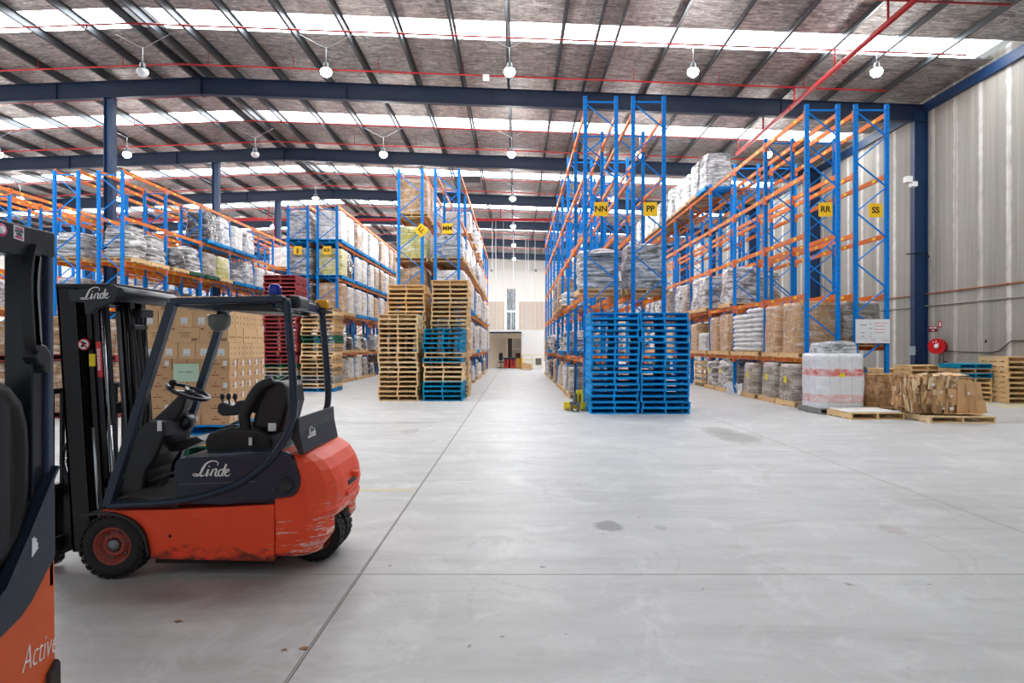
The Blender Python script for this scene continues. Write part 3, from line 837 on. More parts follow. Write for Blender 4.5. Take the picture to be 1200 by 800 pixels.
# RR
fill('RR', 5, [None]*6+[('silver', 1.35, 'blue')]+rep([('silver', 1.35, 'old'), ('silver', 1.25, 'old'), ('silver', 1.3, 'blue')], 11, 1))
fill('RR', 2, [None]*4+rep([('grey', 1.25, W), ('taupe', 1.2, W), ('silver', 1.25, W)], 14, 2, .1))
fill('RR', 1, [('brown', 1.35, W), ('brown', 1.35, W), ('sacks', 1.35, W), ('sacks', 1.2, W), ('brown', 1.3, W), ('brown', 1.25, W), ('white', .7, W), ('brown', 1.1, W)]+rep([('white', .9, W), ('brown', 1.1, W), ('grey', 1., W)], 8, 3, .2))
fill('RR', 0, [('taupe', .98, W), ('taupe', .98, W), ('taupe', .95, W), None, ('grey', .95, W), ('grey', .9, W)]+[None, None]+rep([('taupe', .9, W), ('black', .8, W), ('grey', .8, W)], 8, 4, .4), dx=-.12)
fill('SS', 2, [None]*5+rep([('grey', 1.2, W), ('taupe', 1.2, W)], 12, 5, .55), name='the rack marked SS')
# SS has a low shelf only in its first bay
for x in (.03, RK['SS']['x1']-RK['SS']['x0']-.03):
    o = link('beam', BEAM, RK['SS']['t']); o.location = (x, 0, 1.62)
t, g = load('taupe', 9.2, 17.0, 1.62, 'dark film-wrapped load on the low shelf of the rack marked SS', 1.0, 1.0, 1.05, 'wood')
load('brown', 9.25, 18.2, 1.62, 'brown carton load on the low shelf of the rack marked SS, behind the dark one', 1.0, 1.0, 1.05, 'wood')
load('black', 9.2, 17.5, 0, 'black-wrapped load on the floor under the rack marked SS', .95, 1.0, .9, 'old')
# NN / PP
fill('NN', 2, [('messy', 1.05, W), None, None, None, None, ('messy', .5, 'old'), ('brown', 1.2, W), None, ('taupe', 1.1, W)], w=1.1)
fill('PP', 2, [('grey', 1.2, W), None, ('messy', .5, W), None, None, None, ('taupe', 1.1, W)])
fill('NN', 1, [None]*4+rep([('grey', .7, 'blue'), ('messy', .5, 'blue'), ('black', .5, W)], 11, 6, .25))
fill('PP', 1, [None]*3+rep([('grey', .8, W), ('messy', .6, W), ('white', .8, W)], 10, 7, .4))
fill('NN', 0, [None, None, ('taupe', .8, W), ('black', .8, W), ('white', .8, W), ('brown', .9, W)]+rep([('brown', .9, W), ('white', .7, W), ('black', .8, W)], 9, 8, .2))
fill('PP', 0, [('taupe', .7, W), ('brown', .8, W), None, ('white', .8, W)]+rep([('brown', .9, W), ('grey', .7, W)], 8, 9, .3))
# LL / MM
fill('LL', 4, [('brown', 1.2, W), ('brown', 1.2, W), None, ('white', 1.1, W)]+rep([('white', 1.1, W), ('brown', 1.1, W)], 8, 10, .5))
fill('MM', 4, [None, None, None, ('white', .9, W)]+rep([('white', 1.1, W), ('grey', 1.1, W)], 8, 11, .5))
fill('LL', 3, [('yellow', 1.1, W)]+rep([('yellow', 1.1, W), ('white', 1.1, W)], 9, 12, .2))
fill('MM', 3, [('silver', .8, W), ('white', .5, W), ('white', 1.1, W)]+rep([('white', 1.1, W), ('silver', 1.1, W), ('grey', 1.1, W)], 12, 13, .15))
fill('LL', 2, [('brown', 1.2, W)]+rep([('white', 1.1, W), ('brown', 1.2, W)], 8, 14, .2))
fill('MM', 2, [('white', 1.15, W), ('white', 1.2, W)]+rep([('white', 1.2, 'blue'), ('grey', 1.1, W), ('white', 1.1, W)], 14, 15, .08))
fill('MM', 1, [('taupe', 1.2, W), ('taupe', 1.3, W)]+rep([('white', 1.2, W), ('taupe', 1.2, W), ('white', 1.1, 'blue')], 14, 16, .12))
fill('LL', 1, rep([('white', 1.2, W), ('taupe', 1.2, W)], 12, 17, .2))
fill('MM', 0, [('taupe', .95, W), ('white', .7, W), None]+rep([('black', .7, W), ('white', .6, W), ('taupe', .8, W)], 13, 18, .25))
fill('LL', 0, rep([('taupe', .9, W), ('white', .7, W)], 10, 19, .3))
# JJ / KK
fill('JJ', 4, [('grey', 1.3, 'blue')]+rep([('grey', 1.2, 'blue')], 6, 20, .3))
fill('KK', 4, rep([('brown2', 1.28, 'blue'), ('white', 1.25, 'blue'), ('white', 1.28, 'blue')], 16, 21))
fill('JJ', 3, [('grey', 1.25, 'blue')]+rep([('grey', 1.2, 'blue'), ('taupe', 1.2, 'blue')], 6, 22, .3))
fill('KK', 3, [('yellow', 1.15, 'blue'), ('black', 1.2, 'blue')]+rep([('white', 1.2, 'blue'), ('white', 1.15, 'blue'), ('brown2', 1.2, 'blue')], 14, 23))
fill('JJ', 2, rep([('grey', 1.2, 'blue'), ('brown', 1.2, W)], 6, 24, .1))
fill('KK', 2, [('brown', 1.25, W), ('white', 1.2, W), ('white', 1.2, 'blue'), ('white', 1.2, 'blue')]+rep([('white', 1.2, 'blue'), ('brown', 1.1, 'blue')], 12, 25, .08))
fill('KK', 1, rep([('messy', .7, W), ('silver', .8, W), ('grey', .7, W), ('black', .6, W)], 16, 26, .05))
fill('KK', 0, [('taupe', .9, W), ('white', .95, W), ('white', .95, W)]+rep([('brown', .6, W), ('black', .6, W), ('taupe', .9, W), ('messy', .5, W)], 13, 27, .2))
fill('JJ', 1, rep([('messy', .7, W), ('grey', .9, W)], 8, 28, .3))
fill('JJ', 0, rep([('brown', .7, W), ('taupe', .9, W)], 8, 29, .3))
# GG / HH and the far left pair
nH = 'right rack behind mast'; nG = 'left rack behind mast'; nE = 'far left rack'
fill('HH', 4, [None]*4+[('black', 1.25, 'blue'), ('silver', 1.25, 'blue'), ('white', 1.1, 'blue'), ('silver', 1.1, 'blue')]+[None]*3+rep([('silver', 1.1, 'blue'), ('white', 1.1, W)], 6, 30, .5), name=nH)
fill('HH', 3, [('messy', 1.15, W), ('messy', 1.0, W), ('black', .8, W), ('messy', 1., 'green'), ('taupe', 1., 'green'), ('yellow', 1.0, W), ('messy', .6, 'blue'), ('silver', 1.1, 'blue')]+rep([('white', 1., 'blue'), ('silver', .9, 'blue'), ('brown', .9, 'blue')], 10, 31), name=nH)
fill('HH', 2, [None]*6+rep([('yellow', .8, W), ('brown', 1., W), ('messy', .8, W)], 12, 32, .4), name=nH)
fill('HH', 1, rep([('brown', 1., W), ('white', 1., W), ('taupe', 1, W)], 14, 33, .4), name=nH)
fill('GG', 3, [('messy', .9, W), None, ('silver', .8, W)]+rep([('silver', .8, W), ('messy', .8, W)], 8, 34, .6), name=nG)
fill('GG', 2, rep([('messy', .9, W), ('silver', 1., W)], 10, 35, .5), name=nG)
fill('GG', 1, rep([('white', 1., W), ('taupe', 1.2, W)], 12, 36, .4), name=nG)
fill('EE', 2, rep([('silver', 1., W), ('messy', .9, W), ('grey', 1., W)], 14, 37, .35), name=nE)
fill('EE', 1, rep([('brown', 1.1, W), ('silver', 1., W), ('white', 1, W)], 14, 38, .3), name=nE)
fill('EE', 3, rep([('silver', .8, W), ('messy', .8, W)], 12, 39, .75), name=nE)
# ================================================================= forklift, seen from its left side
class Shift:
    def __init__(s, root, O): s.r, s.O = root, Vector(O)
    def __call__(s, name, b, mats, parent=None, bevel=0, seg=2, subsurf=0):
        b.v = [tuple(Vector(v)-s.O) for v in b.v]
        return b.obj(name, mats, parent or s.r, bevel, seg, None, subsurf)

def script_mesh(scale, mat, depth=.0015, word='L'):
    """the brush-script maker's mark: swooping capital plus sheared bold lower case"""
    b = MB()
    def stroke(pts, ws):
        P2 = [Vector((x*scale, y*scale)) for x, y in pts]; n = len(P2); L = []; Rr = []
        for i, p in enumerate(P2):
            d = (P2[min(n-1, i+1)]-P2[max(0, i-1)]).normalized(); nn = Vector((-d.y, d.x)); w = ws[i]*scale/2
            L.append(p+nn*w); Rr.append(p-nn*w)
        vs = [(p.x, -depth, p.y) for p in L+Rr]+[(p.x, 0, p.y) for p in L+Rr]; fs = []
        for i in range(n-1):
            fs.append((i, i+1, n+i+1, n+i)); fs.append((2*n+i, 3*n+i, 3*n+i+1, 2*n+i+1))
            fs.append((i, 2*n+i, 2*n+i+1, i+1)); fs.append((n+i, n+i+1, 3*n+i+1, 3*n+i))
        fs.append((0, n, 3*n, 2*n)); fs.append((n-1, 3*n-1, 4*n-1, 2*n-1))
        b.add(vs, fs)
    def curve(pts, ws, k=6):
        out = []; wo = []; n = len(pts)
        for i in range(n-1):
            p0, p1, p2, p3 = pts[max(0, i-1)], pts[i], pts[i+1], pts[min(n-1, i+2)]
            for j in range(k):
                t = j/k; q = []
                for a in (0, 1): q.append(.5*((2*p1[a])+(-p0[a]+p2[a])*t+(2*p0[a]-5*p1[a]+4*p2[a]-p3[a])*t*t+(-p0[a]+3*p1[a]-3*p2[a]+p3[a])*t**3))
                out.append(tuple(q)); wo.append(ws[i]+(ws[i+1]-ws[i])*t)
        out.append(pts[-1]); wo.append(ws[-1]); stroke(out, wo)
    # L: swash from above the n, over, down the stem, foot loop left and right into i
    curve([(2.05, .95), (2.12, 1.18), (1.85, 1.36), (1.4, 1.34), (1.0, 1.1), (.72, .7), (.5, .25), (.22, .02), (-.12, .02), (-.2, .14), (-.02, .22), (.3, .1), (.6, .0), (.85, .1)],
          [.05, .07, .08, .1, .16, .22, .2, .12, .07, .06, .07, .12, .13, .06])
    def dn(x, y0, y1, w=.17): curve([(x+y0*.42, y0), (x+y1*.42, y1)], [w, w], 2)
    dn(.98, .62, .02); curve([(1.0, .02), (1.12, .0), (1.3, .3)], [.12, .08, .04], 3)
    curve([(1.27, .86), (1.33, .9)], [.15, .15], 2)
    dn(1.4, .62, .0); curve([(1.5, .3), (1.8, .62), (1.98, .58), (1.86, .2), (1.88, .02), (2.0, .0), (2.12, .14)], [.05, .09, .15, .16, .15, .09, .04])
    curve([(2.62, .55), (2.45, .62), (2.22, .45), (2.14, .18), (2.24, .0), (2.42, .06), (2.62, .35)], [.07, .1, .14, .16, .12, .07, .05]); dn(2.42, 1.1, .05); curve([(2.44, .05), (2.54, .0), (2.7, .15)], [.12, .08, .04], 3)
    curve([(2.78, .28), (3.0, .38), (3.12, .52), (3.02, .62), (2.84, .5), (2.74, .22), (2.84, .02), (3.04, .02), (3.24, .2)], [.09, .09, .09, .10, .13, .16, .13, .08, .04])
    return b.mesh('maker_lettering', mat)
def script(name, scale, parent, loc, rot=(0, 0, 0), word='L'):
    o = link(name, script_mesh(scale, M['white_ink']), parent); o.location = loc; o.rotation_euler = rot; return o

def smooth_path(pts, k=6):
    out = []; n = len(pts)
    for i in range(n-1):
        p0, p1, p2, p3 = [Vector(pts[j]) for j in (max(0, i-1), i, i+1, min(n-1, i+2))]
        for j in range(k):
            t = j/k; out.append(.5*((2*p1)+(-p0+p2)*t+(2*p0-5*p1+4*p2-p3)*t*t+(-p0+3*p1-3*p2+p3)*t**3))
    out.append(Vector(pts[-1])); return out

def wheel(K, name, cx, y0, y1, cz, r, rim, root, rimr=.13):
    """tyre with tread lugs between y0 (near face) and y1"""
    w = y1-y0; b = MB()
    prof = [(rimr, .015), (rimr+.012, 0), (r*.80, -.004), (r*.93, .008), (r, .03), (r, w-.03), (r*.93, w-.008), (r*.8, w), (rimr+.012, w), (rimr, w-.015)]
    rg = []
    for rr_, tt in prof+[prof[0]]: rg.append([(cx+rr_*math.cos(2*math.pi*q/56), y0+tt, cz+rr_*math.sin(2*math.pi*q/56)) for q in range(56)])
    b.loft(rg, 0, True, False)
    n = 26
    for i in range(n):
        a = 2*math.pi*i/n
        for sgn, ya, yb in ((0, -.001, w*.46), (.5, w*.54, w+.001)):
            aa = a+sgn*2*math.pi/n; ca, sa = math.cos(aa), math.sin(aa)
            p = Vector((cx+ca*(r+.004), y0+ya, cz+sa*(r+.004))); q = Vector((cx+ca*(r+.004), y0+yb, cz+sa*(r+.004)))
            b.bar(p-Vector((ca, 0, sa))*.004, q-Vector((ca, 0, sa))*.004, .034, .012, up=(ca, 0, sa))
    for i in range(n):                                   # shoulder blocks on the near side wall
        a = 2*math.pi*(i+.5)/n; ca, sa = math.cos(a), math.sin(a)
        b.bar((cx+ca*r*.90, y0+.002, cz+sa*r*.90), (cx+ca*r*.99, y0+.006, cz+sa*r*.99), .012, .014, up=(0, 1, 0))
    t = K(name, b, M['rubber'], root)
    b = MB(); b.lathe([(.0, .05), (.05, .05), (.055, .03), (.075, .03), (.08, .06), (.105, .065), (.118, .02), (.132, .008), (.136, .02), (.136, w-.02), (.0, w-.02)], (cx, y0, cz), 'y', 40)
    K('rim', b, rim, t)
    b = MB()
    for i in range(6):
        a = 2*math.pi*i/6+.3; b.lathe([(0, 0), (.011, 0), (.011, .03)], (cx+.088*math.cos(a), y0+.045, cz+.088*math.sin(a)), 'y', 8)
    b.lathe([(0, 0), (.035, 0), (.045, .012), (.045, .05)], (cx, y0+.02, cz), 'y', 20)
    K('wheel_hub', b, M['steel'], t)
    return t

M['rim_red'] = plain('dirty red rim', '#9c4436', .6, 0, .35, 9, wear=.55, wearc='#5a504b')
YN, YFAR = 4.36, 5.36                       # near and far sides of the truck
def forklift():
    O = (-2.25, 4.86, 0)
    root = thing('forklift', 'orange-red forklift with black mast and blue beacon, parked side-on', 'forklift', O)
    K = Shift(root, O)
    n = lambda px, py, D=YN: XZ(px, py, D)
    # ---- chassis side
    pts = [n(*p) for p in ((176, 655), (321, 658), (321, 591), (200, 597), (118, 598), (118, 606), (140, 605), (158, 613), (169, 627), (175, 643))]
    b = MB(); b.prism(pts, YN, YFAR); K('chassis', b, M['truck_red'], bevel=.008)
    b = MB(); b.lathe([(0, 0), (.011, 0), (.013, .004)], (n(199, 610)[0], YN-.002, n(199, 628)[1]), 'y', 12); K('jacking_hole', b, M['black_ink'])
    x0, z0 = n(176, 655); x1, z1 = n(320, 658)
    b = MB(); b.box(x0+.02, x1, YN+.03, YFAR-.03, .10, z0+.01); K('underframe', b, M['mast'])
    # fender lip
    lip = smooth_path([(*n(p[0], p[1]),) for p in ((100, 603), (120, 601), (142, 604), (160, 613), (171, 628), (176, 650))] and [Vector((n(p[0], p[1])[0], YN+.04, n(p[0], p[1])[1])) for p in ((98, 604), (120, 600), (142, 603), (160, 612), (171, 627), (176, 650))])
    b = MB(); b.sweep(lip, .14, .016, up=(0, 1, 0)); K('wheel_fender', b, M['blackp'])
    # ---- counterweight: stacked plan outlines
    def plan(z, xc, xr, ch, front=-1.69, inset=0.):
        y0, y1 = YN+inset, YFAR-inset; ym = (y0+y1)/2
        half = [(front, y0), (xc-.06, y0), (xc, y0+.02), (xc+(xr-xc)*.45, y0+ch*.45), (xc+(xr-xc)*.85, y0+ch), (xr, y0+ch+.12)]
        full = half+[(x, y1-(y-y0)) for x, y in half[::-1]]
        return [(x, y, z) for x, y in full]
    b = MB()
    b.loft([plan(.40, -1.40, -1.30, .17), plan(.455, -1.385, -1.285, .17), plan(.47, -1.40, -1.30, .16), plan(.56, -1.40, -1.28, .16), plan(.66, -1.415, -1.295, .16), plan(.74, -1.44, -1.33, .15),
            plan(.81, -1.49, -1.38, .14), plan(.855, -1.55, -1.45, .13, inset=.01), plan(.875, -1.60, -1.52, .11, inset=.035), plan(.88, -1.66, -1.60, .08, inset=.07)], smooth=False)
    cw = K('counterweight', b, M['truck_red'], bevel=.035, seg=4)
    b = MB()
    def skirt(z, k):     # the near-side skirt below; mirrored for the far side
        return [(-1.69, YN+k, z), (-1.47, YN+k, z), (-1.405, YN+.02+k, z), (-1.36, YN+.10, z), (-1.33, YN+.2, z), (-1.36, YN+.29, z), (-1.69, YN+.29, z)]
    def skb(z, k):
        return [(-1.69, YN+k, z), (-1.52, YN+k, z), (-1.47, YN+.03+k, z), (-1.43, YN+.12, z), (-1.41, YN+.19, z), (-1.45, YN+.27, z), (-1.69, YN+.27, z)]
    rs = [skb(.150, .02), skb(.175, .0), skirt(.28, 0), skirt(.402, 0)]
    b.loft(rs, smooth=False); K('counterweight_skirt', b, M['truck_red'], cw, bevel=.012)
    b = MB(); b.loft([[(x, YN+YFAR-y, z) for x, y, z in r] for r in rs], smooth=False)
    K('counterweight_skirt', b, M['truck_red'], cw, bevel=.012)
    b = MB(); b.box(-1.62, -1.40, YN+.06, YFAR-.06, .36, .41); K('wheel_well', b, M['mast'], cw)
    # recess and tow pin on the slanted rear
    ym = 4.86
    b = MB(); b.box(-1.305, -1.268, ym-.16, ym+.16, .50, .53); b.lathe([(0, .055), (.022, .055), (.026, .02), (.02, 0)], (-1.29, ym+.02, .63), 'x', 14); K('tow_pin', b, M['truck_red'], cw, bevel=.004)
    b = MB(); b.box(-1.30, -1.277, ym-.1, ym+.12, .565, .60); K('tow_pocket', b, M['black_ink'], cw)
    # ---- battery cover panel with lettering
    pts = [n(*p) for p in ((206, 590), (206, 546), (208, 540), (213, 536.5), (222, 535), (318, 531), (334, 528), (342, 533), (347, 541), (352, 558), (352, 568), (349, 576), (343, 581), (300, 587), (262, 591), (254, 590))]
    b = MB(); b.prism(pts, YN-.025, YN+.03); bc = K('battery_cover', b, M['panel'], bevel=.012, seg=3)
    b = MB(); b.prism([n(*p) for p in ((209, 592), (209, 540), (216, 535), (325, 529.5), (330, 592))], YN+.028, YFAR-.01); K('battery_hood', b, M['panel'], bevel=.01)
    b = MB(); c = n(337, 567); b.lathe([(.055, 0), (.048, -.012), (.040, -.014), (.034, -.002), (0, -.002)], (c[0], YN-.024, c[1]), 'y', 24); K('cap_ring', b, M['blackp'], bc)
    b = MB(); c = n(323, 573); b.lathe([(0, -.006), (.016, -.006), (.02, 0)], (c[0], YN-.024, c[1]), 'y', 14); c = n(288, 584); b.lathe([(0, -.006), (.01, -.006), (.013, 0)], (c[0], YN-.024, c[1]), 'y', 12); K('bolt', b, M['blackp'], bc)
    b = MB(); c = n(212, 566.5); d = n(300, 563); b.bar((c[0], YN-.0262, c[1]), (d[0], YN-.0262, d[1]), .002, .004); K('panel_seam', b, M['steel'], bc)
    c = n(231, 556.5); s = Vector((c[0], YN-.0265, c[1]))-Vector(O); script('maker_lettering', .0755, bc, s)
    # dusty step edge
    # ---- floor and sill
    b = MB(); b.prism([n(*p) for p in ((128, 596), (130, 586), (150, 582), (207, 588), (207, 596))], YN+.02, YFAR-.02); K('floor_plate', b, plain('rubber floor mat', '#35332f', .8, 0, .35, 8, bump=.3), bevel=.004)
    # ---- overhead guard: one swept loop each side
    loop = [(334, 352), (336, 380), (339.5, 420), (342, 455), (343, 476), (340, 495), (329, 519), (310, 544), (280, 566), (250, 578), (220, 586), (180, 590.5), (140, 592.5), (124, 593)]
    g = None
    for side, y in (('near', 4.335), ('far', 5.12)):
        D = 4.305
        path = smooth_path([Vector((XZ(px, py, D)[0], y, XZ(px, py, D)[1])) for px, py in loop], 5)
        tp = [1.]*len(path)
        b = MB(); b.sweep(path, .06, .054, up=(0, 1, 0), n=8, smooth=True)
        a = XZ(123, 594, D); c = XZ(200, 354, D)
        b.bar((a[0], y, a[1]), (c[0], y, c[1]), .06, .056)
        K('guard_loop', b, M['frame'], bevel=.004)
        # roof rail joining the tops of the front and rear posts
        b = MB(); a2 = XZ(328, 350, D); c2 = XZ(199, 353, D)
        b.bar((a2[0]+.02, y, a2[1]), (c2[0]-.0, y, c2[1]), .07, .05, up=(0, 0, 1)); K('roof_rail', b, M['frame'], bevel=.012, seg=3)
    zt = XZ(200, 352, 4.305)[1]; xf = XZ(200, 353, 4.305)[0]; xb = XZ(330, 351, 4.305)[0]
    b = MB(); b.box(xf-.03, xf+.05, 4.335, 5.12, zt-.04, zt+.02); b.box(xb-.06, xb+.02, 4.335, 5.12, zt-.05, zt+.02)
    for i in range(5):
        y = 4.46+.135*i; b.box(xf, xb, y-.012, y+.012, zt-.03, zt+.012)
    K('roof_bars', b, M['frame'], bevel=.006)
    b = MB(); b.prism([(xf+.35, zt-.02), (xb-.12, zt-.02), (xb-.04, zt-.075), (xf+.30, zt-.06)], 4.38, 5.08); K('roof_lining', b, M['blackp'])
    # far-side upright brace between roof and dash (leans forward)
    # ---- rear panel between the posts
    xr = XZ(343, 500, 4.335)[0]+.02
    b = MB(); b.prism([(xr-.015, 1.12), (xr+.012, 1.13), (xr+.02, 1.02), (xr+.045, .90), (xr+.05, .872), (xr+.02, .86), (xr-.04, .98)], 4.36, 5.20)
    rp = K('rear_panel', b, M['blackp'], bevel=.008)
    script('maker_lettering', .052, rp, Vector((xr+.036, 4.50, .965))-Vector(O), (math.radians(-8), 0, math.pi/2))
    b = MB(); b.prism([(xb-.02, 2.0), (xb+.06, 1.99), (xb+.07, 1.90), (xb+.0, 1.9)], 4.48, 4.70); K('roof_motor_housing', b, M['blackp'], bevel=.02)
    # ---- seat (facing the mast)
    D = 4.86
    def s3(px, py, y=4.86): v = XZ(px, py, y); return (v[0], y, v[1])
    seat = MB()
    prof = [(258, 513), (262, 502), (285, 496), (318, 497), (332, 505), (334, 524), (262, 527)]
    seat.prism([XZ(p, q, D) for p, q in prof], 4.60, 5.10); K('seat_cushion', seat, M['seat'], bevel=.03, seg=3)
    b = MB(); b.prism([XZ(p, q, D) for p, q in ((260, 526), (336, 522), (336, 533), (252, 537))], 4.58, 5.12); K('seat_base', b, M['blackp'], bevel=.01)
    b = MB(); b.prism([XZ(p, q, D) for p, q in ((306, 500), (312, 470), (322, 448), (336, 444), (346, 449), (348, 470), (340, 502))], 4.66, 5.06); sb = K('backrest', b, M['seat'], bevel=.035, seg=3)
    for y in (4.60, 5.04):
        path = smooth_path([Vector(s3(p, q, 4.86)) for p, q in ((304, 500), (301, 484), (308, 468), (318, 452), (333, 444))], 5)
        for v in path: v.y = y+.04
        b = MB(); b.sweep(path, .085, .085, up=(0, 1, 0), n=10, smooth=True, tap=[.8+.3*math.sin(math.pi*i/(len(path)-1)) for i in range(len(path))]); K('side_bolster', b, M['seat'], sb)
    b = MB(); b.box(-1.83, -1.77, 4.585, 4.60, 1.0, 1.06); K('belt_buckle', b, M['paper'], sb, bevel=.01)
    b = MB()
    pth = smooth_path([Vector(s3(p, q, 4.72)) for p, q in ((256, 505), (268, 499), (284, 500), (296, 508), (310, 497), (325, 493))], 4)
    b.sweep(pth, .05, .012, up=(0, 1, 0)); b.sweep([v+Vector((.02, .1, .02)) for v in pth], .05, .012, up=(0, 1, .3)); K('seat_belt', b, M['blackp'])
    b = MB(); b.box(XZ(295, 520, 4.6)[0]-.012, XZ(295, 520, 4.6)[0]+.012, 4.575, 4.583, XZ(0, 521, 4.6)[1], XZ(0, 512, 4.6)[1]); K('belt_tag', b, M['paper'])
    # armrest with three levers
    y = 4.80
    b = MB(); b.prism([XZ(p, q, y) for p, q in ((257, 474), (262, 470), (275, 475), (281, 469), (318, 465), (322, 470), (314, 486), (303, 484), (288, 481), (280, 486), (263, 487), (257, 483))], 4.76, 4.90); ar = K('armrest', b, M['blackg'], bevel=.015, seg=3)
    for i, (px, h) in enumerate(((261, 1), (268.5, 1), (276, 1))):
        a = s3(px+1, 474, y); c = s3(px-.5, 467, y); b = MB(); b.tube(a, c, .007, 8); b.lathe([(.006, -.01), (.016, .0), (.019, .018), (.014, .036), (.004, .042)], (c[0], c[1], c[2]), 'z', 14); K('lever', b, M['blackg'], ar)
    # steering: column, dash, wheel with knob, pedals
    b = MB(); b.prism([XZ(p, q, 4.8) for p, q in ((148, 586), (160, 545), (163, 515), (183, 492), (203, 490), (205, 508), (196, 530), (184, 548), (178, 586))], 4.66, 5.02); db = K('dashboard', b, M['blackp'], bevel=.02, seg=3)
    b = MB(); b.box(XZ(186, 0, 4.65)[0]-.013, XZ(186, 0, 4.65)[0]+.018, 4.652, 4.66, XZ(0, 505, 4.65)[1], XZ(0, 493, 4.65)[1]); K('dash_label', b, M['paper'], db)
    b = MB(); b.prism([XZ(p, q, 4.9) for p, q in ((182, 494), (200, 478), (217, 461), (226, 464), (222, 478), (210, 496), (204, 500))], 4.80, 4.94); K('steering_column', b, M['blackp'], bevel=.02, seg=3)
    b = MB(); c = Vector(s3(217, 494, 4.98)); b.lathe([(0, -.07), (.055, -.065), (.07, -.03), (.07, .04), (.05, .07), (0, .07)], (c.x, c.y, c.z), 'y', 20); K('dash_pod', b, M['blackg'])
    c = Vector(s3(221, 459, 4.87)); tx = math.radians(23)
    ring = []
    e1 = Vector((math.cos(tx), 0, -math.sin(tx))); e2 = Vector((0, 1, 0)); nn = e1.cross(e2)
    for i in range(36):
        a = 2*math.pi*i/36; ring.append(c+e1*(.155*math.cos(a))+e2*(.155*math.sin(a)))
    b = MB(); b.pipe(ring, .0155, 8, closed=True, up=nn)
    for a in (.3, 2.2, 4.4): b.bar(c, c+e1*(.15*math.cos(a))+e2*(.15*math.sin(a)), .03, .012, up=nn)
    b.lathe([(0, .02), (.04, .015), (.045, -.02), (.03, -.04)], c, 'z', 14)
    sw = K('steering_wheel', b, M['blackg'])
    k0 = c+e1*(-.075)+e2*(-.10); b = MB(); b.tube(k0, k0+Vector((0, 0, .04)), .012, 8); b.lathe([(.008, 0), (.026, .005), (.028, .025), (.015, .04), (0, .042)], (k0.x, k0.y, k0.z+.03), 'z', 14); K('steering_knob', b, M['black_ink'], sw)
    for px, py in ((186, 559), (197, 556)):
        a = s3(px-8, py+4, 4.75); d = s3(px+8, py-3, 4.75)
        b = MB(); b.bar(a, d, .09, .02, up=(0, 0, 1)); b.bar(((a[0]+d[0])/2, 4.75, a[2]), ((a[0]+d[0])/2-.06, 4.75, a[2]-.08), .02, .02); K('pedal', b, M['blackp'], bevel=.004)
    b = MB(); b.prism([XZ(p, q, 4.95) for p, q in ((196, 528), (202, 518), (238, 510), (246, 514), (220, 526))], 4.85, 5.25); K('side_tray', b, M['blackp'], bevel=.008)
    # ---- mast: tilted slightly, leaning forward at the top
    tl = math.radians(3.6)
    zb = .12
    def mx(z): return -3.262-(z-.35)*math.tan(tl)           # front edge of the outer channel
    zt2 = 2.10
    def channel(y0, y1, xoff, dep, za, zc, nm, lip=.0):
        b = MB(); xa, xc_ = mx(za)+xoff, mx(zc)+xoff; s = 1 if y0 < 4.86 else -1
        # web faces outwards, flanges turn in
        for (u0, u1, v0, v1) in ((0, dep, 0, .018), (0, .02, 0, .06), (dep-.02, dep, 0, .06)):
            ys = sorted(((y0+v0), (y0+v1)) if s > 0 else (y1-v0, y1-v1))
            b.add([(xa+u0, ys[0], za), (xa+u1, ys[0], za), (xa+u1, ys[1], za), (xa+u0, ys[1], za), (xc_+u0, ys[0], zc), (xc_+u1, ys[0], zc), (xc_+u1, ys[1], zc), (xc_+u0, ys[1], zc)],
                  [(0, 3, 2, 1), (4, 5, 6, 7), (0, 1, 5, 4), (1, 2, 6, 5), (2, 3, 7, 6), (3, 0, 4, 7)])
        return K(nm, b, M['mast'], mast, bevel=.003)
    mb = MB(); 
    for z in (.30, 1.12, 2.0): x = mx(z); mb.box(x+.03, x+.10, 4.60, 5.26, z-.04, z+.05)
    mast = K('mast', mb, M['mast'], bevel=.006)
    Y0, Y1 = 4.56, 5.28
    channel(Y0, Y1, 0, .155, zb, 2.06, 'outer_channel'); channel(Y1-.06, Y1, 0, .155, zb, 2.06, 'outer_channel')
    channel(Y0+.03, Y1, .17, .07, zb+.1, 2.02, 'inner_channel'); channel(Y1-.09, Y1-.03, .17, .07, zb+.1, 2.02, 'inner_channel')
    channel(Y0+.16, Y1, .19, .05, zb+.2, 2.0, 'inner_channel'); channel(Y1-.26, Y1-.18, .19, .05, zb+.2, 2.0, 'inner_channel')
    for y, xo in ((4.60, .185), (4.70, .235), (5.0, .22), (5.17, .20)):
        b = MB(); a = Vector((mx(.25)+xo, y, .25)); c = Vector((mx(1.98)+xo, y, 1.98)); b.tube(a, c, .010, 10); b.tube(a, a.lerp(c, .45), .017 if y < 4.8 else .024, 12); K('lift_cylinder', b, M['chrome'] if y < 4.8 else M['mast'], mast)
    b = MB(); c0, c1 = Vector((mx(.4)+.225, 4.9, .4)), Vector((mx(1.9)+.225, 4.9, 1.9)); b.bar(c0, c1, .03, .02, up=(1, 0, 0)); b.bar(c0+Vector((0, .18, 0)), c1+Vector((0, .18, 0)), .03, .02, up=(1, 0, 0)); K('lift_chain', b, M['steel'], mast)
    # mast head cover plate with lettering and the round cross tube
    D = Y0-.015
    pts = [XZ(p, q, D) for p, q in ((82, 340), (127, 336.5), (134, 333), (140, 337), (141, 345), (137, 352.5), (125, 358), (116, 361.5), (108, 368.5), (101.5, 368.5), (100.5, 355), (83.5, 353.5))]
    b = MB(); b.prism(pts, D-.02, D+.02); hc = K('mast_head_cover', b, M['blackg'], mast, bevel=.008)
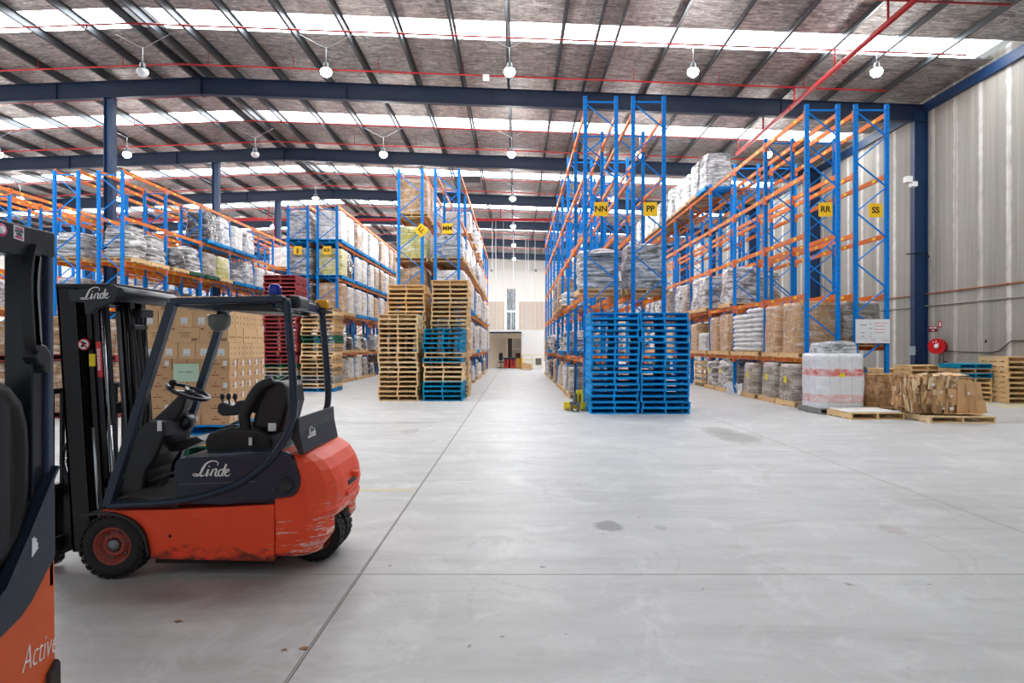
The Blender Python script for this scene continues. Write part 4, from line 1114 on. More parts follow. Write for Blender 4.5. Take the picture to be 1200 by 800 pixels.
    b = MB(); a = XZ(136.5, 344, D); b.lathe([(0, -.012), (.045, -.012), (.056, 0), (.056, .72), (.048, .74), (0, .74)], (a[0], D, a[1]), 'y', 28); K('cross_tube', b, M['blackg'], mast)
    b = MB(); b.box(mx(2.0)-.01, a[0], Y0, Y1, 2.045, 2.085); K('mast_top_plate', b, M['mast'], mast, bevel=.006)
    a = XZ(96.5, 350.6, D-.02); script('maker_lettering', .0605, hc, Vector((a[0], D-.0205, a[1]))-Vector(O), (0, math.radians(-3), 0))
    # round no-riding sign, yellow tag, red warning strip
    a = XZ(98.5, 403.5, Y0); b = MB(); b.lathe([(0, -.003), (.044, -.003), (.044, 0)], (a[0], Y0, a[1]), 'y', 28); ns = K('prohibition_sticker', b, plain('signal red', '#c8232a', .5, 0, .05), mast)
    b = MB(); b.lathe([(0, -.0045), (.036, -.0045), (.036, 0)], (a[0], Y0, a[1]), 'y', 28); K('sticker_face', b, M['paper'], ns)
    b = MB(); b.box(a[0]-.014, a[0]+.004, Y0-.006, Y0, a[1]-.018, a[1]+.022); b.box(a[0]-.004, a[0]+.02, Y0-.006, Y0, a[1]+.0, a[1]+.012); b.box(a[0]-.02, a[0]-.010, Y0-.006, Y0, a[1]-.02, a[1]-.004); K('sticker_symbol', b, M['black_ink'], ns)
    b = MB(); b.bar((a[0]-.028, Y0-.0065, a[1]-.028+.056), (a[0]+.028, Y0-.0065, a[1]-.028), .003, .009, up=(1, 0, 1)); K('sticker_bar', b, plain('signal red', '#c8232a'), ns)
    x = mx(1.55)+.185
    x += .045
    b = MB(); b.box(x-.02, x+.017, 4.56, 4.575, 1.48, 1.57); K('yellow_tag', b, M['sticker_y'], mast)
    b = MB(); b.add([(x+.045, 4.562, 1.40), (x+.078, 4.562, 1.40), (x+.060, 4.562, 1.66), (x+.027, 4.562, 1.66), (x+.045, 4.57, 1.40), (x+.078, 4.57, 1.40), (x+.060, 4.57, 1.66), (x+.027, 4.57, 1.66)], [(0, 1, 2, 3), (7, 6, 5, 4), (0, 4, 5, 1), (1, 5, 6, 2), (2, 6, 7, 3), (3, 7, 4, 0)])
    ws = K('warning_strip', b, plain('warning strip red', '#d22c3a', .5), mast)
    text('lettering', 'WARNUNG', .030, M['white_ink'], ws, Vector((x+.053, 4.5605, 1.53))-Vector(O), (math.pi/2, math.radians(-90-3), 0), bold=.001, depth=.0005)
    # hoses in front of the mast, and between rails
    for o_, r in ((0, .017), (.028, .017)):
        pth = smooth_path([Vector((XZ(p, q, 4.62)[0]+o_, 4.62+o_, XZ(p, q, 4.62)[1])) for p, q in ((97, 519), (84, 518), (75, 526), (73, 542), (79, 562), (87, 580), (90, 600), (92, 622), (96, 630))], 5)
        b = MB(); b.pipe(pth, r, 10); K('hydraulic_hose', b, M['blackp'], mast)
        b = MB()
        for i in range(2, len(pth)-8, 1):
            b.sweep([pth[i]-(pth[i+1]-pth[i])*.15, pth[i]+(pth[i+1]-pth[i])*.15], (r+.003)*2, (r+.003)*2, n=8)
        K('hose_spiral', b, plain('blue-grey hose guard', '#39435a', .5), mast)
    for i, y in enumerate((4.98, 5.04, 5.10)):
        b = MB(); b.pipe(smooth_path([Vector((mx(1.95)+.27+.03*i, y, 1.93)), Vector((mx(1.6)+.30, y, 1.6)), Vector((mx(1.2)+.31, y, 1.15)), Vector((mx(.9)+.25, y, .7))], 5), .011, 8); K('hydraulic_hose', b, M['blackp'], mast)
    b = MB(); b.box(mx(1.8)+.27, mx(1.8)+.32, 4.95, 5.14, 1.76, 1.80); b.box(mx(1.8)+.26, mx(1.8)+.34, 5.0, 5.18, 1.86, 1.93); K('hose_guide', b, M['blackp'], mast, bevel=.01)
    # tilt cylinder and horn by the fender
    b = MB(); b.tube((mx(.6)+.15, 4.62, .62), (-2.95, 4.62, .50), .03, 12); K('tilt_cylinder', b, M['mast'])
    b = MB(); b.lathe([(.02, -.03), (.035, 0), (.05, .02)], (-3.02, 4.64, .62), 'x', 14); K('horn', b, M['mast'])
    # ---- carriage, forks and load backrest in front of the mast
    b = MB(); xq = mx(.5)-.06
    b.box(xq-.035, xq, 4.50, 5.34, .52, .60); b.box(xq-.035, xq, 4.50, 5.34, .16, .24)
    for y in (4.62, 5.18): b.box(xq-.01, xq+.05, y-.03, y+.03, .14, .62)
    ca = K('fork_carriage', b, M['mast'], bevel=.006)
    for y in (4.60, 5.20):
        b = MB(); b.prism([(xq-.075, .62), (xq-.035, .62), (xq-.035, .05), (xq-.06, .02), (xq-1.0, .025), (xq-1.0, .035), (xq-.11, .065), (xq-.075, .10)], y-.05, y+.05); K('fork', b, M['mast'], ca, bevel=.004)
    b = MB(); xs = xq-.03
    for z in (.60, 1.30): b.box(xs-.012, xs+.012, 4.50, 5.34, z-.02, z+.02)
    for i in range(9): y = 4.51+.1025*i; b.box(xs-.012, xs+.012, y-.014, y+.014, .6, 1.3)
    K('load_backrest', b, M['mast'], ca, bevel=.004)
    b = MB(); b.box(xq-.12, xq+.0, 4.58, 4.72, .10, .16); b.lathe([(0, 0), (.05, 0), (.05, .08), (0, .08)], (xq-.05, 4.52, .12), 'y', 14); K('carriage_roller', b, M['mast'], ca)
    # ---- wheels
    cx = P(130.5, 645, 4.35).x
    wheel(K, 'front_wheel', cx, 4.345, 4.50, .228, .222, M['rim_red'], root)
    wheel(K, 'front_wheel', cx, 5.20, 5.355, .228, .222, M['rim_red'], root)
    wheel(K, 'rear_wheel', -1.53, 4.70, 4.84, .203, .197, M['rim_red'], root)
    wheel(K, 'rear_wheel', -1.53, 4.90, 5.04, .203, .197, M['rim_red'], root)
    # ---- beacons and work lamp
    y = 4.48; c = XZ(322, 347, y)
    b = MB(); b.lathe([(.045, -.01), (.048, .01), (.04, .012)], (c[0], y, c[1]), 'z', 20); bb = K('beacon_base', b, M['blackp'])
    t = NT('blue beacon lens'); t.b.inputs['Base Color'].default_value = hexc('#1533b8'); t.b.inputs['Roughness'].default_value = .15; t.b.inputs['Transmission Weight'].default_value = .25
    b = MB(); b.lathe([(.044, 0), (.046, .02), (.043, .055), (.036, .074), (.018, .082), (0, .083)], (c[0], y, c[1]+.005), 'z', 24)
    for i in range(12): a = 2*math.pi*i/12; b.bar((c[0]+.044*math.cos(a), y+.044*math.sin(a), c[1]+.01), (c[0]+.041*math.cos(a), y+.041*math.sin(a), c[1]+.06), .005, .005)
    K('blue_beacon', b, t.m, bb)
    y = 5.16; c = XZ(377, 365, y)
    b = MB(); b.lathe([(.05, -.02), (.085, -.012), (.09, 0), (.06, .012), (.05, .022)], (c[0], y, c[1]), 'z', 24); b.bar((c[0]-.14, y, c[1]+.03), (c[0], y, c[1]-.02), .05, .03); ab = K('beacon_bracket', b, M['blackp'])
    t = NT('amber beacon lens'); t.b.inputs['Base Color'].default_value = hexc('#f5a800'); t.b.inputs['Roughness'].default_value = .2; t.b.inputs['Transmission Weight'].default_value = .2
    b = MB(); b.lathe([(.060, .02), (.062, .03), (.057, .075), (.05, .095), (.03, .10), (0, .10)], (c[0], y, c[1]), 'z', 24); K('amber_beacon', b, t.m, ab)
    b = MB()
    y = 5.0; c = Vector(s3(257, 376, y))
    b.lathe([(0, -.09), (.055, -.075), (.085, -.03), (.09, .03), (.085, .05)], c, 'z', 20); wl = K('work_lamp', b, plain('smoky grey lamp shell', '#6d7670', .3, .1, .2))
    b = MB(); b.tube(c+Vector((0, 0, .05)), (c.x, c.y, zt-.02), .02, 10); K('lamp_stalk', b, M['blackp'], wl)
    # far front post of the guard reads as a separate leaning bar near the dash
    return root
truck = forklift()

# ================================================================= nearest truck at the left edge
def near_truck():
    """backed up to the left of the camera: the picture shows a sliver of its rear face and far rear post"""
    XP = -1.31; ya, yb = .74, 1.774
    O = (-2.3, 1.25, 0)
    root = thing('forklift', 'worn orange forklift cut off by the left picture edge, closest to the camera', 'forklift', O)
    K = Shift(root, O)
    def rf(px, py, X=XP): D = -X*F/(CX-px); return (D, H-(py-CY)*D/F)       # (depth, height) on the rear plane
    def mir(pts): return pts+[(ya+yb-y, z) for y, z in pts[::-1]]
    top = [rf(p, q) for p, q in ((63, 650), (57, 662), (48, 680), (36, 704), (22, 724), (0, 746))]+[(1.48, .855), (1.36, .84)]
    b = MB(); b.prism([(yb+.004, .30), (yb, .72), (yb-.003, 1.02)]+top+[(ya+yb-y, z) for y, z in top[::-1]]+[(ya, 1.02), (ya, .72), (ya, .3)], -3.0, XP, axis='x'); body = K('rear_body', b, M['near_red'], bevel=.008, seg=3)
    b = MB(); b.prism([rf(54, 790), rf(64, 771), rf(67, 775), (yb+.006, .45), (yb-.05, .45)], XP-.1, XP+.012, axis='x'); K('bumper_strip', b, plain('rubber bumper', '#3a322e', .8, 0, .3), body, bevel=.004)
    edge = [rf(p, q) for p, q in ((62, 546), (52, 568), (40, 597), (26, 630), (12, 662), (0, 690))]+[(1.50, .96), (1.38, .93)]
    pts2 = edge+[(ya+yb-y, z) for y, z in edge[::-1]]+[(ya+yb-y, z) for y, z in top]+top[::-1]
    b = MB(); b.prism(pts2, XP-.02, XP+.006, axis='x'); pn = K('rear_panel', b, M['panel'], body, bevel=.004)
    b = MB(); b.sweep([(XP+.004, y, z) for y, z in mir(edge)], .03, .008, up=(1, 0, 0)); K('panel_edge', b, M['frame'], pn)
    c = rf(38, 640)
    b = MB(); b.prism([(c[0]-.010, c[1]-.026), (c[0]-.010, c[1]+.024), (c[0]+.0, c[1]+.026), (c[0]-.001, c[1]+.02), (c[0]+.007, c[1]+.02), (c[0]+.005, c[1]+.010), (c[0]+.011, c[1]+.007), (c[0]+.009, c[1]-.004), (c[0]+.012, c[1]-.008), (c[0]+.003, c[1]-.014)], XP+.006, XP+.0075, axis='x'); K('torn_sticker', b, M['paper'], pn)
    c = rf(25, 790); o = text('lettering', 'Active', .098, M['white_ink'], body, Vector((XP+.001, c[0], c[1]+.03))-Vector(O), (math.pi/2, 0, math.pi/2), shear=.35, bold=-.002, depth=.0008, align='LEFT'); o.scale = (.5, 1, 1)
    # rear posts, cross beam and roof
    for y1 in (yb, ya+.062):
        s = 1
        b = MB(); b.box(XP-.055, XP-.0, y1-.028 if y1 == yb else ya, y1-.008 if y1 == yb else ya+.02, .95, 1.95); K('guard_post', b, plain('scuffed steel blue post', '#46536a', .35, .2, .3, 8, wear=.66, wearc='#8b6f68'), bevel=.004)
    y2 = rf(43, 300)[0]
    b = MB(); b.box(XP-.09, XP-.012, y2, yb-.028, .95, 1.93); K('inner_post', b, M['blackg'], bevel=.004)
    b = MB(); b.box(XP-.09, XP-.012, ya+.028, ya+yb-y2, .95, 1.93); K('inner_post', b, M['blackg'], bevel=.004)
    q0, q1 = 1.868, 1.95
    b = MB(); b.prism([(ya, q1), (yb-.008, q1), (yb-.008, 1.88), (yb-.028, 1.878), (y2+.005, 1.88), (y2-.03, q0), (ya+yb-y2+.03, q0), (ya+.028, 1.878), (ya, 1.88)], XP-.05, XP+.004, axis='x'); rr = K('roof_beam', b, M['blackg'], bevel=.005)
    b = MB()
    for y in (ya+.03, yb-.03): b.box(-2.75, XP-.04, y-.03, y+.03, q1-.06, q1)
    for i in range(6): y = ya+.16+i*.142; b.box(-2.75, XP-.04, y-.012, y+.012, q1-.03, q1)
    b.box(-2.8, -2.72, ya, yb, q1-.06, q1); K('roof_bars', b, M['blackg'])
    for y in (ya+.04, yb-.04):
        b = MB(); b.bar((-2.76, y, q1-.03), (-3.15, y, .6), .06, .06, up=(0, 1, 0)); K('front_post', b, M['frame'])
    # stickers on the beam
    c = rf(1, 269.5); b = MB(); b.lathe([(0, 0), (.017, 0), (.017, .001)], (XP+.004, c[0]-.004, c[1]), 'x', 24); st = K('round_sticker', b, plain('pink sticker', '#d9428e', .5), rr)
    b = MB(); b.lathe([(0, .0012), (.010, .0012), (.010, .0022)], (XP+.004, c[0]-.004, c[1]), 'x', 20); K('sticker_face', b, M['paper'], st)
    b = MB(); b.prism([rf(14, 263), rf(26, 267), rf(26, 283), rf(14, 279)], XP+.004, XP+.005, axis='x'); st = K('square_sticker', b, M['paper'], rr)
    pk = plain('pink sticker', '#d9428e', .5)
    for (qa, qb) in ((265.2, 267.2), (276, 278.2)):
        b = MB(); b.prism([rf(15.6, qa), rf(24.6, qa+2.6), rf(24.6, qb+2.6), rf(15.6, qb)], XP+.005, XP+.0057, axis='x'); K('pink_band', b, pk, st)
    for w_, q in (('HGN', 271.0), ('YRS', 275.2)):
        c = rf(20, q); text('lettering', w_, .0115, M['black_ink'], st, Vector((XP+.0052, c[0], c[1]))-Vector(O), (math.pi/2, 0, math.pi/2), bold=.0004, depth=.0005)
    # belt pillar cover: long grey flap in a black edge, and the black latch box
    def vv(px, py, X): D = -X*F/(CX-px); return Vector((X, D, H-(py-CY)*D/F))
    X2 = XP+.006
    b = MB(); b.sweep(smooth_path([vv(p, q, X2) for p, q in ((40, 288), (35, 312), (33.5, 340), (35.5, 370), (37, 395), (40, 410))], 4), .03, .022, up=(1, 0, 0)); K('belt_cover_edge', b, M['blackp'])
    b = MB(); b.sweep(smooth_path([vv(p, q, X2+.008) for p, q in ((42, 300), (40, 330), (40.5, 355), (42, 380), (43, 404))], 4), .014, .022, up=(1, 0, 0)); K('grey_flap', b, plain('grey vinyl flap', '#7d838c', .5, 0, .2, 6))
    b = MB(); b.prism([rf(p, q) for p, q in ((36, 418), (43, 402), (50, 404), (56, 415), (56, 436), (48, 437), (46, 428), (41, 426))], XP-.03, XP+.012, axis='x'); K('latch_box', b, M['blackp'], bevel=.006)
    # tall mesh-backed seat close behind the rear opening
    cy, cz_ = 1.46, 1.33
    oy = rf(41, 475)[0]-cy; ot = H-(436-CY)*1.6/F-cz_
    def ring(k, X):
        out = []
        for i in range(28):
            a = 2*math.pi*i/28; e = (abs(math.cos(a))**3.4+abs(math.sin(a))**3.4)**(-1/3.4)
            out.append((X, cy+oy*k*e*math.cos(a), cz_-.03+(ot+.03)*k*e*math.sin(a)))
        return out
    b = MB(); b.loft([ring(.9, -1.47), ring(1, -1.43), ring(1, -1.35), ring(.95, -1.318), ring(.86, -1.312), ring(.82, -1.325)], smooth=True); sb = K('backrest', b, M['seat'])
    b = MB(); b.loft([ring(.80, -1.330), ring(.80, -1.322)]); K('mesh_panel', b, plain('black seat mesh', '#121316', .8, 0, .3, 30), sb)
    yw = rf(9, 500)[0]; b = MB(); b.box(-1.322, -1.316, yw-.016, yw+.016, cz_-.24, cz_+.17); K('webbing_strip', b, plain('dark grey webbing', '#2e2e32', .8), sb)
    b = MB(); b.prism([rf(p, r) for p, r in ((27, 500), (38, 492), (42, 500), (41, 548), (26, 556))], -1.42, -1.335, axis='x'); K('armrest', b, M['blackg'], bevel=.012, seg=3)
    b = MB(); b.prism([rf(p, r) for p, r in ((16, 562), (34, 552), (42, 570), (33, 582), (10, 584))], -1.40, -1.335, axis='x'); K('seat_hinge', b, M['frame'], bevel=.012, seg=3)
    for i, (a0, a1) in enumerate(((590, 604), (608, 626), (626, 646), (643, 664), (660, 684))):
        pth = smooth_path([Vector((-1.37, 1.3, H-(a1+4-CY)*1.55/F)), vv(-6, a1+2, -1.355), vv(16, (a0+a1)/2+2, -1.35), vv(36-i*4, a0-6+i*3, -1.345)], 5)
        b = MB(); b.sweep(pth, .05, .026, up=(1, 0, 0), n=8, smooth=True); K('rubber_bellows', b, M['blackp'])
    b = MB(); b.box(-2.2, -1.39, ya+.1, yb-.04, .5, 1.06); K('seat_support', b, M['mast'])
    b = MB(); b.box(-2.0, -1.44, ya+.25, yb-.3, 1.06, 1.14); K('seat_cushion', b, M['seat'], bevel=.03, seg=3)
    wheel(K, 'front_wheel', -2.8, ya-.005, ya+.15, .228, .222, M['rim_red'], root); wheel(K, 'front_wheel', -2.8, yb-.15, yb+.005, .228, .222, M['rim_red'], root)
    wheel(K, 'rear_wheel', -1.6, 1.08, 1.22, .2, .195, M['rim_red'], root); wheel(K, 'rear_wheel', -1.6, 1.28, 1.42, .2, .195, M['rim_red'], root)
    b = MB(); b.box(-3.35, -3.0, ya+.17, yb-.17, .16, .62); K('chassis', b, M['near_red'], bevel=.02)
    for y in (ya+.18, yb-.26):
        b = MB(); b.box(-3.5, -3.36, y, y+.08, .1, 2.05); K('mast_channel', b, M['mast'], bevel=.005)
    return root
near = near_truck()
# black plastic bag lying on the seat opening of the near truck
def bag():
    b = MB(); c = Vector((-1.37, 1.555, 1.235)); rings = []
    for i in range(9):
        t = i/8; ring = []
        for q in range(20):
            a = 2*math.pi*q/20; r = math.sin(math.pi*max(.04, min(.96, t)))**.6
            p = Vector((.045*r*math.cos(a), .085*r*math.sin(a), .09*(t-.5)))
            w_ = noise.noise_vector(p*28)*.014
            ring.append(p+w_)
        rings.append(ring)
    b.loft(rings, smooth=False)
    return tag(b.obj('plastic_bag', plain('shiny black bin liner', '#0d0e11', .12, 0, .1, coat=.8), loc=c), 'shiny black plastic bag tucked beneath the seat back of the nearest forklift', 'bag')
bag()
# ================================================================= cartons behind the forklift
def cartons():
    x1 = -3.84; Yf = 8.35; w = 1.165; x0 = x1-w
    cx, cy = (x0+x1)/2, Yf+w/2
    for i, k in enumerate(('wood', 'green', 'wood', 'blue')):
        pallet(k, cx+(.0, .02, -.015, .01)[i], cy, i*.1425, (.01, -.01, .02, 0)[i], '%s pallet %s beneath the stacked brown cartons behind the forklift' % (CN[k], ['lowest', 'second from the floor', 'third from the floor', 'topmost'][i]), 'pallets beneath the cartons', v=i % 3)
    z = 4*.1425
    big = plain('carton board', '#e2b98b', .8, 0, .08, 3, rnd=.05); sm = plain('carton board dull', '#d2a87e', .8, 0, .08, 3, rnd=.06)
    ink = plain('brown print', '#5e3a28', .8); red = plain('rust print', '#9c4a34', .8)
    me = {}
    def box(nx, ny, h, cw, cd, style):
        key = (round(cw, 3), round(cd, 3), h, style)
        if key in me: return me[key]
        b = MB(); g = .003; b.box(-cw/2+g, cw/2-g, -cd/2+g, cd/2-g, 0, h-.002)
        # taped seam over the top and down the front, flap gap
        b.box(-.022, .022, -cd/2+g-.0006, cd/2-g, h-.0022, h-.0012, 1)
        b.box(-cw/2+g, cw/2-g, -.0015, .0015, h-.0022, h-.0014, 2)
        m = b.mesh('carton', [big if h > .18 else sm, M['tape'], ink])
        pr = MB(); yy = -cd/2+g-.0012; y2 = -cd/2+g+.0005; xx = cw/2-g-.0005; x2 = cw/2-g+.0012
        lab = MB()
        if style == 'label':
            lab.box(-.045, .045, yy, y2, h*.18, h*.62); pr.box(-.025, .025, yy-.0004, y2, h*.22, h*.235); pr.box(-.02, .02, yy-.0004, y2, h*.27, h*.285)
            for k in (-1, 1): pr.prism([(k*cd*.22-.012, h*.62), (k*cd*.22+.012, h*.62), (k*cd*.22, h*.75)], xx, x2, axis='x'); pr.prism([(k*cd*.22-.012, h*.25), (k*cd*.22+.012, h*.25), (k*cd*.22, h*.38)], xx, x2, axis='x')
        elif style == 'print':
            for k, (a, c) in enumerate(((.6, .5), (.5, .35), (.42, .42))): pr.box(-cw*c*.4, cw*c*.4, yy, y2, h*(.62-.14*k), h*(.62-.14*k)+.006)
            for k in range(7): pr.box(cw*.22+.012*k, cw*.22+.012*k+.006, yy, y2, h*.10, h*.3)
            pr.box(-cw*.45, -cw*.36, yy, y2, h*.84, h*.92)
            for k in (-1, 0, 1): pr.box(xx, x2, k*cd*.25-.01, k*cd*.25+.01, h*.3, h*.42)
        else:
            pr.prism([(-.01, h*.80), (.012, h*.80), (.001, h*.62)], yy, y2); pr.box(-.055, .055, yy, y2, h*.46, h*.54); pr.box(cw*.2, cw*.32, yy, y2, h*.14, h*.22)
            pr.prism([(-.008, h*.80), (.008, h*.80), (0, h*.62)], xx, x2, axis='x'); pr.box(xx, x2, -.04, .04, h*.44, h*.52)
            if style == 'small_label':
                lab.box(cw*.26, cw*.26+.055, yy, y2, h*.35, h*.8); lab.box(xx, x2, cd*.12, cd*.12+.05, h*.3, h*.82)
            else: lab.box(xx, x2, cd*.18, cd*.18+.045, h*.3, h*.82)
        r = (m, pr.mesh('printed_marking', ink if h > .18 else red), lab.mesh('shipping_label', M['paper']) if lab.v else None)
        me[key] = r; return r
    rows = [('s', .148, 3, 5), ('s', .148, 3, 5), ('s', .148, 3, 5), ('s', .148, 3, 5), ('s', .148, 3, 5), ('s', .148, 3, 5), ('b', .215, 5, 5), ('p', .205, 3, 5), ('b', .215, 5, 5), ('p', .205, 3, 4)]
    rr = random.Random(5); nr = len(rows)
    for ri, (ty, h, nx, ny) in enumerate(rows):
        cw, cd = w/nx, w/ny; off = (0, .0)[0]
        if ty == 's' and ri % 2: nx2 = 3
        inset = .02 if ri == 7 else (.035 if ri == 8 else (.05 if ri == 9 else 0))
        for i in range(nx):
            for j in range(ny):
                sty = 'label' if ty == 'b' else ('print' if ty == 'p' else ('small_label' if (i+ri) % 2 else 'small'))
                m, pr, lb = box(nx, ny, h, cw, cd, sty)
                t = link('carton', m); t.location = (x0-inset+cw*(i+.5)+rr.uniform(-.004, .004), Yf+inset*.3+cd*(j+.5)+rr.uniform(-.004, .004), z); t.rotation_euler = (0, 0, rr.uniform(-.008, .008))
                pos = 'bottom' if ri == 0 else ('top' if ri == nr-1 else '%s' % ORD[ri+1])
                tag(t, 'brown carton behind the forklift, %s layer, %s from left, %s row back' % (pos, ORD[i+1], ORD[j+1]), 'carton', 'brown cartons stacked behind the forklift')
                link('printed_marking', pr, t)
                if lb: link('shipping_label', lb, t)
        z += h
    # pale green note taped on the front
    a = P(202.5, 426, Yf-.02); c = P(232.5, 447, Yf-.02)
    b = MB(); b.box(a.x, c.x, Yf-.008, Yf-.005, c.z, a.z); o = b.obj('paper_note', plain('pale green paper', '#c9e6cf', .7, 0, .03)); tag(o, 'pale green paper note with handwriting taped to the stacked cartons', 'note')
    text('handwriting', '# Inv: oddball ?', .034, plain('grey marker', '#53655c', .7), o, ((a.x+c.x)/2, Yf-.0095, (a.z+c.z)/2+.01), (math.pi/2, 0, 0), shear=.3, depth=.0004)
cartons()
# two-tier wrapped carton loads at the far left behind the trucks, red pallets between
for i, px in enumerate((-48, 14, 75)):
    D = 14.0; s = F/D; x = (px+30-CX)/s; y = D+.6
    nm = ['leftmost', 'middle', 'rightmost'][i]
    load('brown2', x, y, 0, 'perforated brown cartons at far left, %s column, lower tier' % nm, 1.10, 1.12, [1.12, 1.14, 1.12][i], 'red', 'two-tier carton loads at far left')
    load('brown2', x+.02, y, [1.12, 1.14, 1.12][i]+.16, 'perforated brown cartons at far left, %s column, upper tier' % nm, 1.09, 1.10, [.76, .86, .80][i], 'red', 'two-tier carton loads at far left')

# ================================================================= floor goods before the RR and SS racks
def redband():
    t = NT('white cartons with red bands in film'); o = t.coords(); sp = t.new('ShaderNodeSeparateXYZ'); t.link(o, sp.inputs[0])
    z = sp.outputs[2]; nz = t.noise(t.mapping(o, scale=(1.5, 1.5, 3)), 2.5, 7, .7, .8)
    zz = t.math('ADD', z, t.math('MULTIPLY', nz, .06))
    def band(a, b): return t.math('MULTIPLY', t.ramp(zz, [(a/2, G0), (a/2+.01, G1)]), t.ramp(zz, [(b/2, G1), (b/2+.01, G0)]))
    zz = t.math('MULTIPLY', zz, .5)
    bm = t.math('ADD', band(.78, .95), t.math('MULTIPLY', band(.14, .34), .6))
    u = t.math('ADD', sp.outputs[0], sp.outputs[1]); cell = t.ramp(t.math('FRACT', t.math('DIVIDE', u, .28)), [(.04, G0), (.08, G1)])
    col = t.mix(t.math('MULTIPLY', bm, t.ramp(t.noise(o, 5, 5, .7), [(.35, (.3, .3, .3, 1)), (.6, G1)])), hexc('#e9e9ec'), hexc('#e4665c'))
    col = t.mix(t.math('MULTIPLY', t.math('SUBTRACT', 1., cell), .35), col, hexc('#9a9ca5'))
    col = t.mix(t.ramp(nz, [(.5, G0), (.68, (.85, .85, .85, 1))]), col, hexc('#fbfbfd'))
    t.setc(col); t.b.inputs['Roughness'].default_value = .22; t.b.inputs['Coat Weight'].default_value = .5; t.bump(nz, .7, .05); return t.m
LM['redband'] = redband()
t, g = load('redband', 7.78, 15.35, 0, 'tall white film-wrapped load with red bands in front of the rack marked RR', 1.12, 1.0, 1.3, 'grey')
g2 = link('wrapped_goods', goods_mesh('silver', .9, .8, .28, 1), t); g2.location = (0, 0, 1.43)
b = MB(); b.box(-.06, .06, -.003, 0, -.045, .045); o = b.obj('yellow_label', M['sticker_y'], t, loc=(-.05, -.575, .93))
# yellow labels on the wrapped floor loads
for ob in [q for q in COL.objects if q.get('label') and 'floor under rack RR' in q['label']]:
    if ob.location.y < 26:
        b = MB(); b.box(-.003, 0, -.08, .08, -.09, .09); c = b.obj('yellow_label', M['sticker_y'], ob); c.location = (-.60, -.1, .72)
# flat pallet with white sheet
pt = pallet('wood', 7.97, 14.25, 0, .04, 'timber pallet lying flat on the floor, covered by a white sheet', None, True, 1.22, 1.0, .15)

b = MB(); b.box(-.6, .55, -.47, .47, 0, .022); tag(b.obj('board_sheet', plain('white board', '#eceae6', .5), bevel=.004, loc=(7.97, 14.25, .151)), 'white board sheet lying on the flat pallet before the red-banded load', 'board')
# cardboard bale, round-shouldered, and the loose bundle on a pallet
def bale_mat():
    t = NT('compressed cardboard'); o = t.coords()
    a = t.noise(t.mapping(o, scale=(1, 1, 1.6)), 3.2, 8, .72, 1.4)
    v = t.new('ShaderNodeTexVoronoi'); t.link(t.mapping(o, scale=(1, 1, .7)), v.inputs['Vector']); v.inputs['Scale'].default_value = 9
    col = t.ramp(a, [(.34, hexc('#5f3f28')), (.46, hexc('#b58657')), (.6, hexc('#d6ac7c')), (.74, hexc('#ecd6b8'))])
    col = t.mix(.35, col, t.ramp(v.outputs['Color'], [(.2, hexc('#9a6f47')), (.8, hexc('#dcb78c'))]))
    t.setc(col); t.b.inputs['Roughness'].default_value = .85; t.bump(t.math('ADD', a, v.outputs['Distance']), .9, .05); return t.m
M['bale'] = bale_mat()
pt = pallet('old', 9.05, 15.62, 0, 0, 'timber pallet beneath the round-shouldered cardboard bale', None, True, 1.1, 1.1, .142)
b = MB(); rings = []
for i in range(15):
    t_ = i/14; ring = []
    for q in range(40):
        a = 2*math.pi*q/40; e = (abs(math.cos(a))**3.2+abs(math.sin(a))**3.2)**(-1/3.2); r = .54*e*(1-.10*abs(t_-.5)*2)
        p = Vector((r*math.cos(a), r*math.sin(a), .78*t_)); nn = noise.noise_vector(p*4)
        ring.append(p+Vector((nn.x, nn.y, nn.z*.5))*.035)
    rings.append(ring)
b.loft(rings, smooth=False); o = b.obj('cardboard_bale', [M['bale']], loc=(9.05, 15.62, .15)); tag(o, 'round-shouldered brown cardboard bale behind the flat white-topped pallet', 'bale')
rb = random.Random(8)
def sheet(b, c, w, h, rot, tilt, mi=0, th=.006):
    """one creased piece of torn cardboard"""
    Mx = Matrix.Rotation(rot, 3, 'Z') @ Matrix.Rotation(tilt[0], 3, 'X') @ Matrix.Rotation(tilt[1], 3, 'Y')
    fold = rb.uniform(.3, .7); k = rb.uniform(-.03, .03)
    pts = [(-w/2, 0), (-w/2+w*fold*.5, h*rb.uniform(-.04, .04)), (w/2, h*rb.uniform(-.05, .05)), (w/2*rb.uniform(.8, 1), h*rb.uniform(.8, 1)), (w*(fold-.5), h*rb.uniform(.9, 1.05)), (-w/2*rb.uniform(.8, 1), h*rb.uniform(.75, 1))]
    vs = []
    for s in (-th/2, th/2):
        for i, (x, z) in enumerate(pts): vs.append(Vector(c)+Mx @ Vector((x, s+(k if i in (1, 4) else 0), z)))
    n = len(pts); fs = [(0, 1, 4, 5), (1, 2, 3, 4), (n+5, n+4, n+1, n), (n+4, n+3, n+2, n+1)]
    for i in range(n): j = (i+1) % n; fs.append((i, n+i, n+j, j))
    b.add(vs, fs, mi)
b = MB(); n_ = 0
for i in range(15):
    x = -.52+i*.074; y = .02
pt = pallet('new', 9.42, 13.65, 0, -.03, 'timber pallet carrying the flattened cardboard bundle', None, True, 1.36, 1.1, .14)
bx = thing('cardboard_bundle', 'bundle of crumpled flattened brown cardboard standing on a timber pallet', 'cardboard', (9.3, 13.85, .175))
core = MB()
rings = []
for i in range(9):
    t_ = i/8; ring = []
    for q in range(48):
        a = 2*math.pi*q/48; e = (abs(math.cos(a))**8+abs(math.sin(a))**8)**(-1/8); p = Vector((.60*e*math.cos(a), .44*e*math.sin(a), .78*t_))
        nn = noise.noise_vector(p*7); ring.append(p+Vector((nn.x, nn.y, nn.z*.4))*.05)
    rings.append(ring)
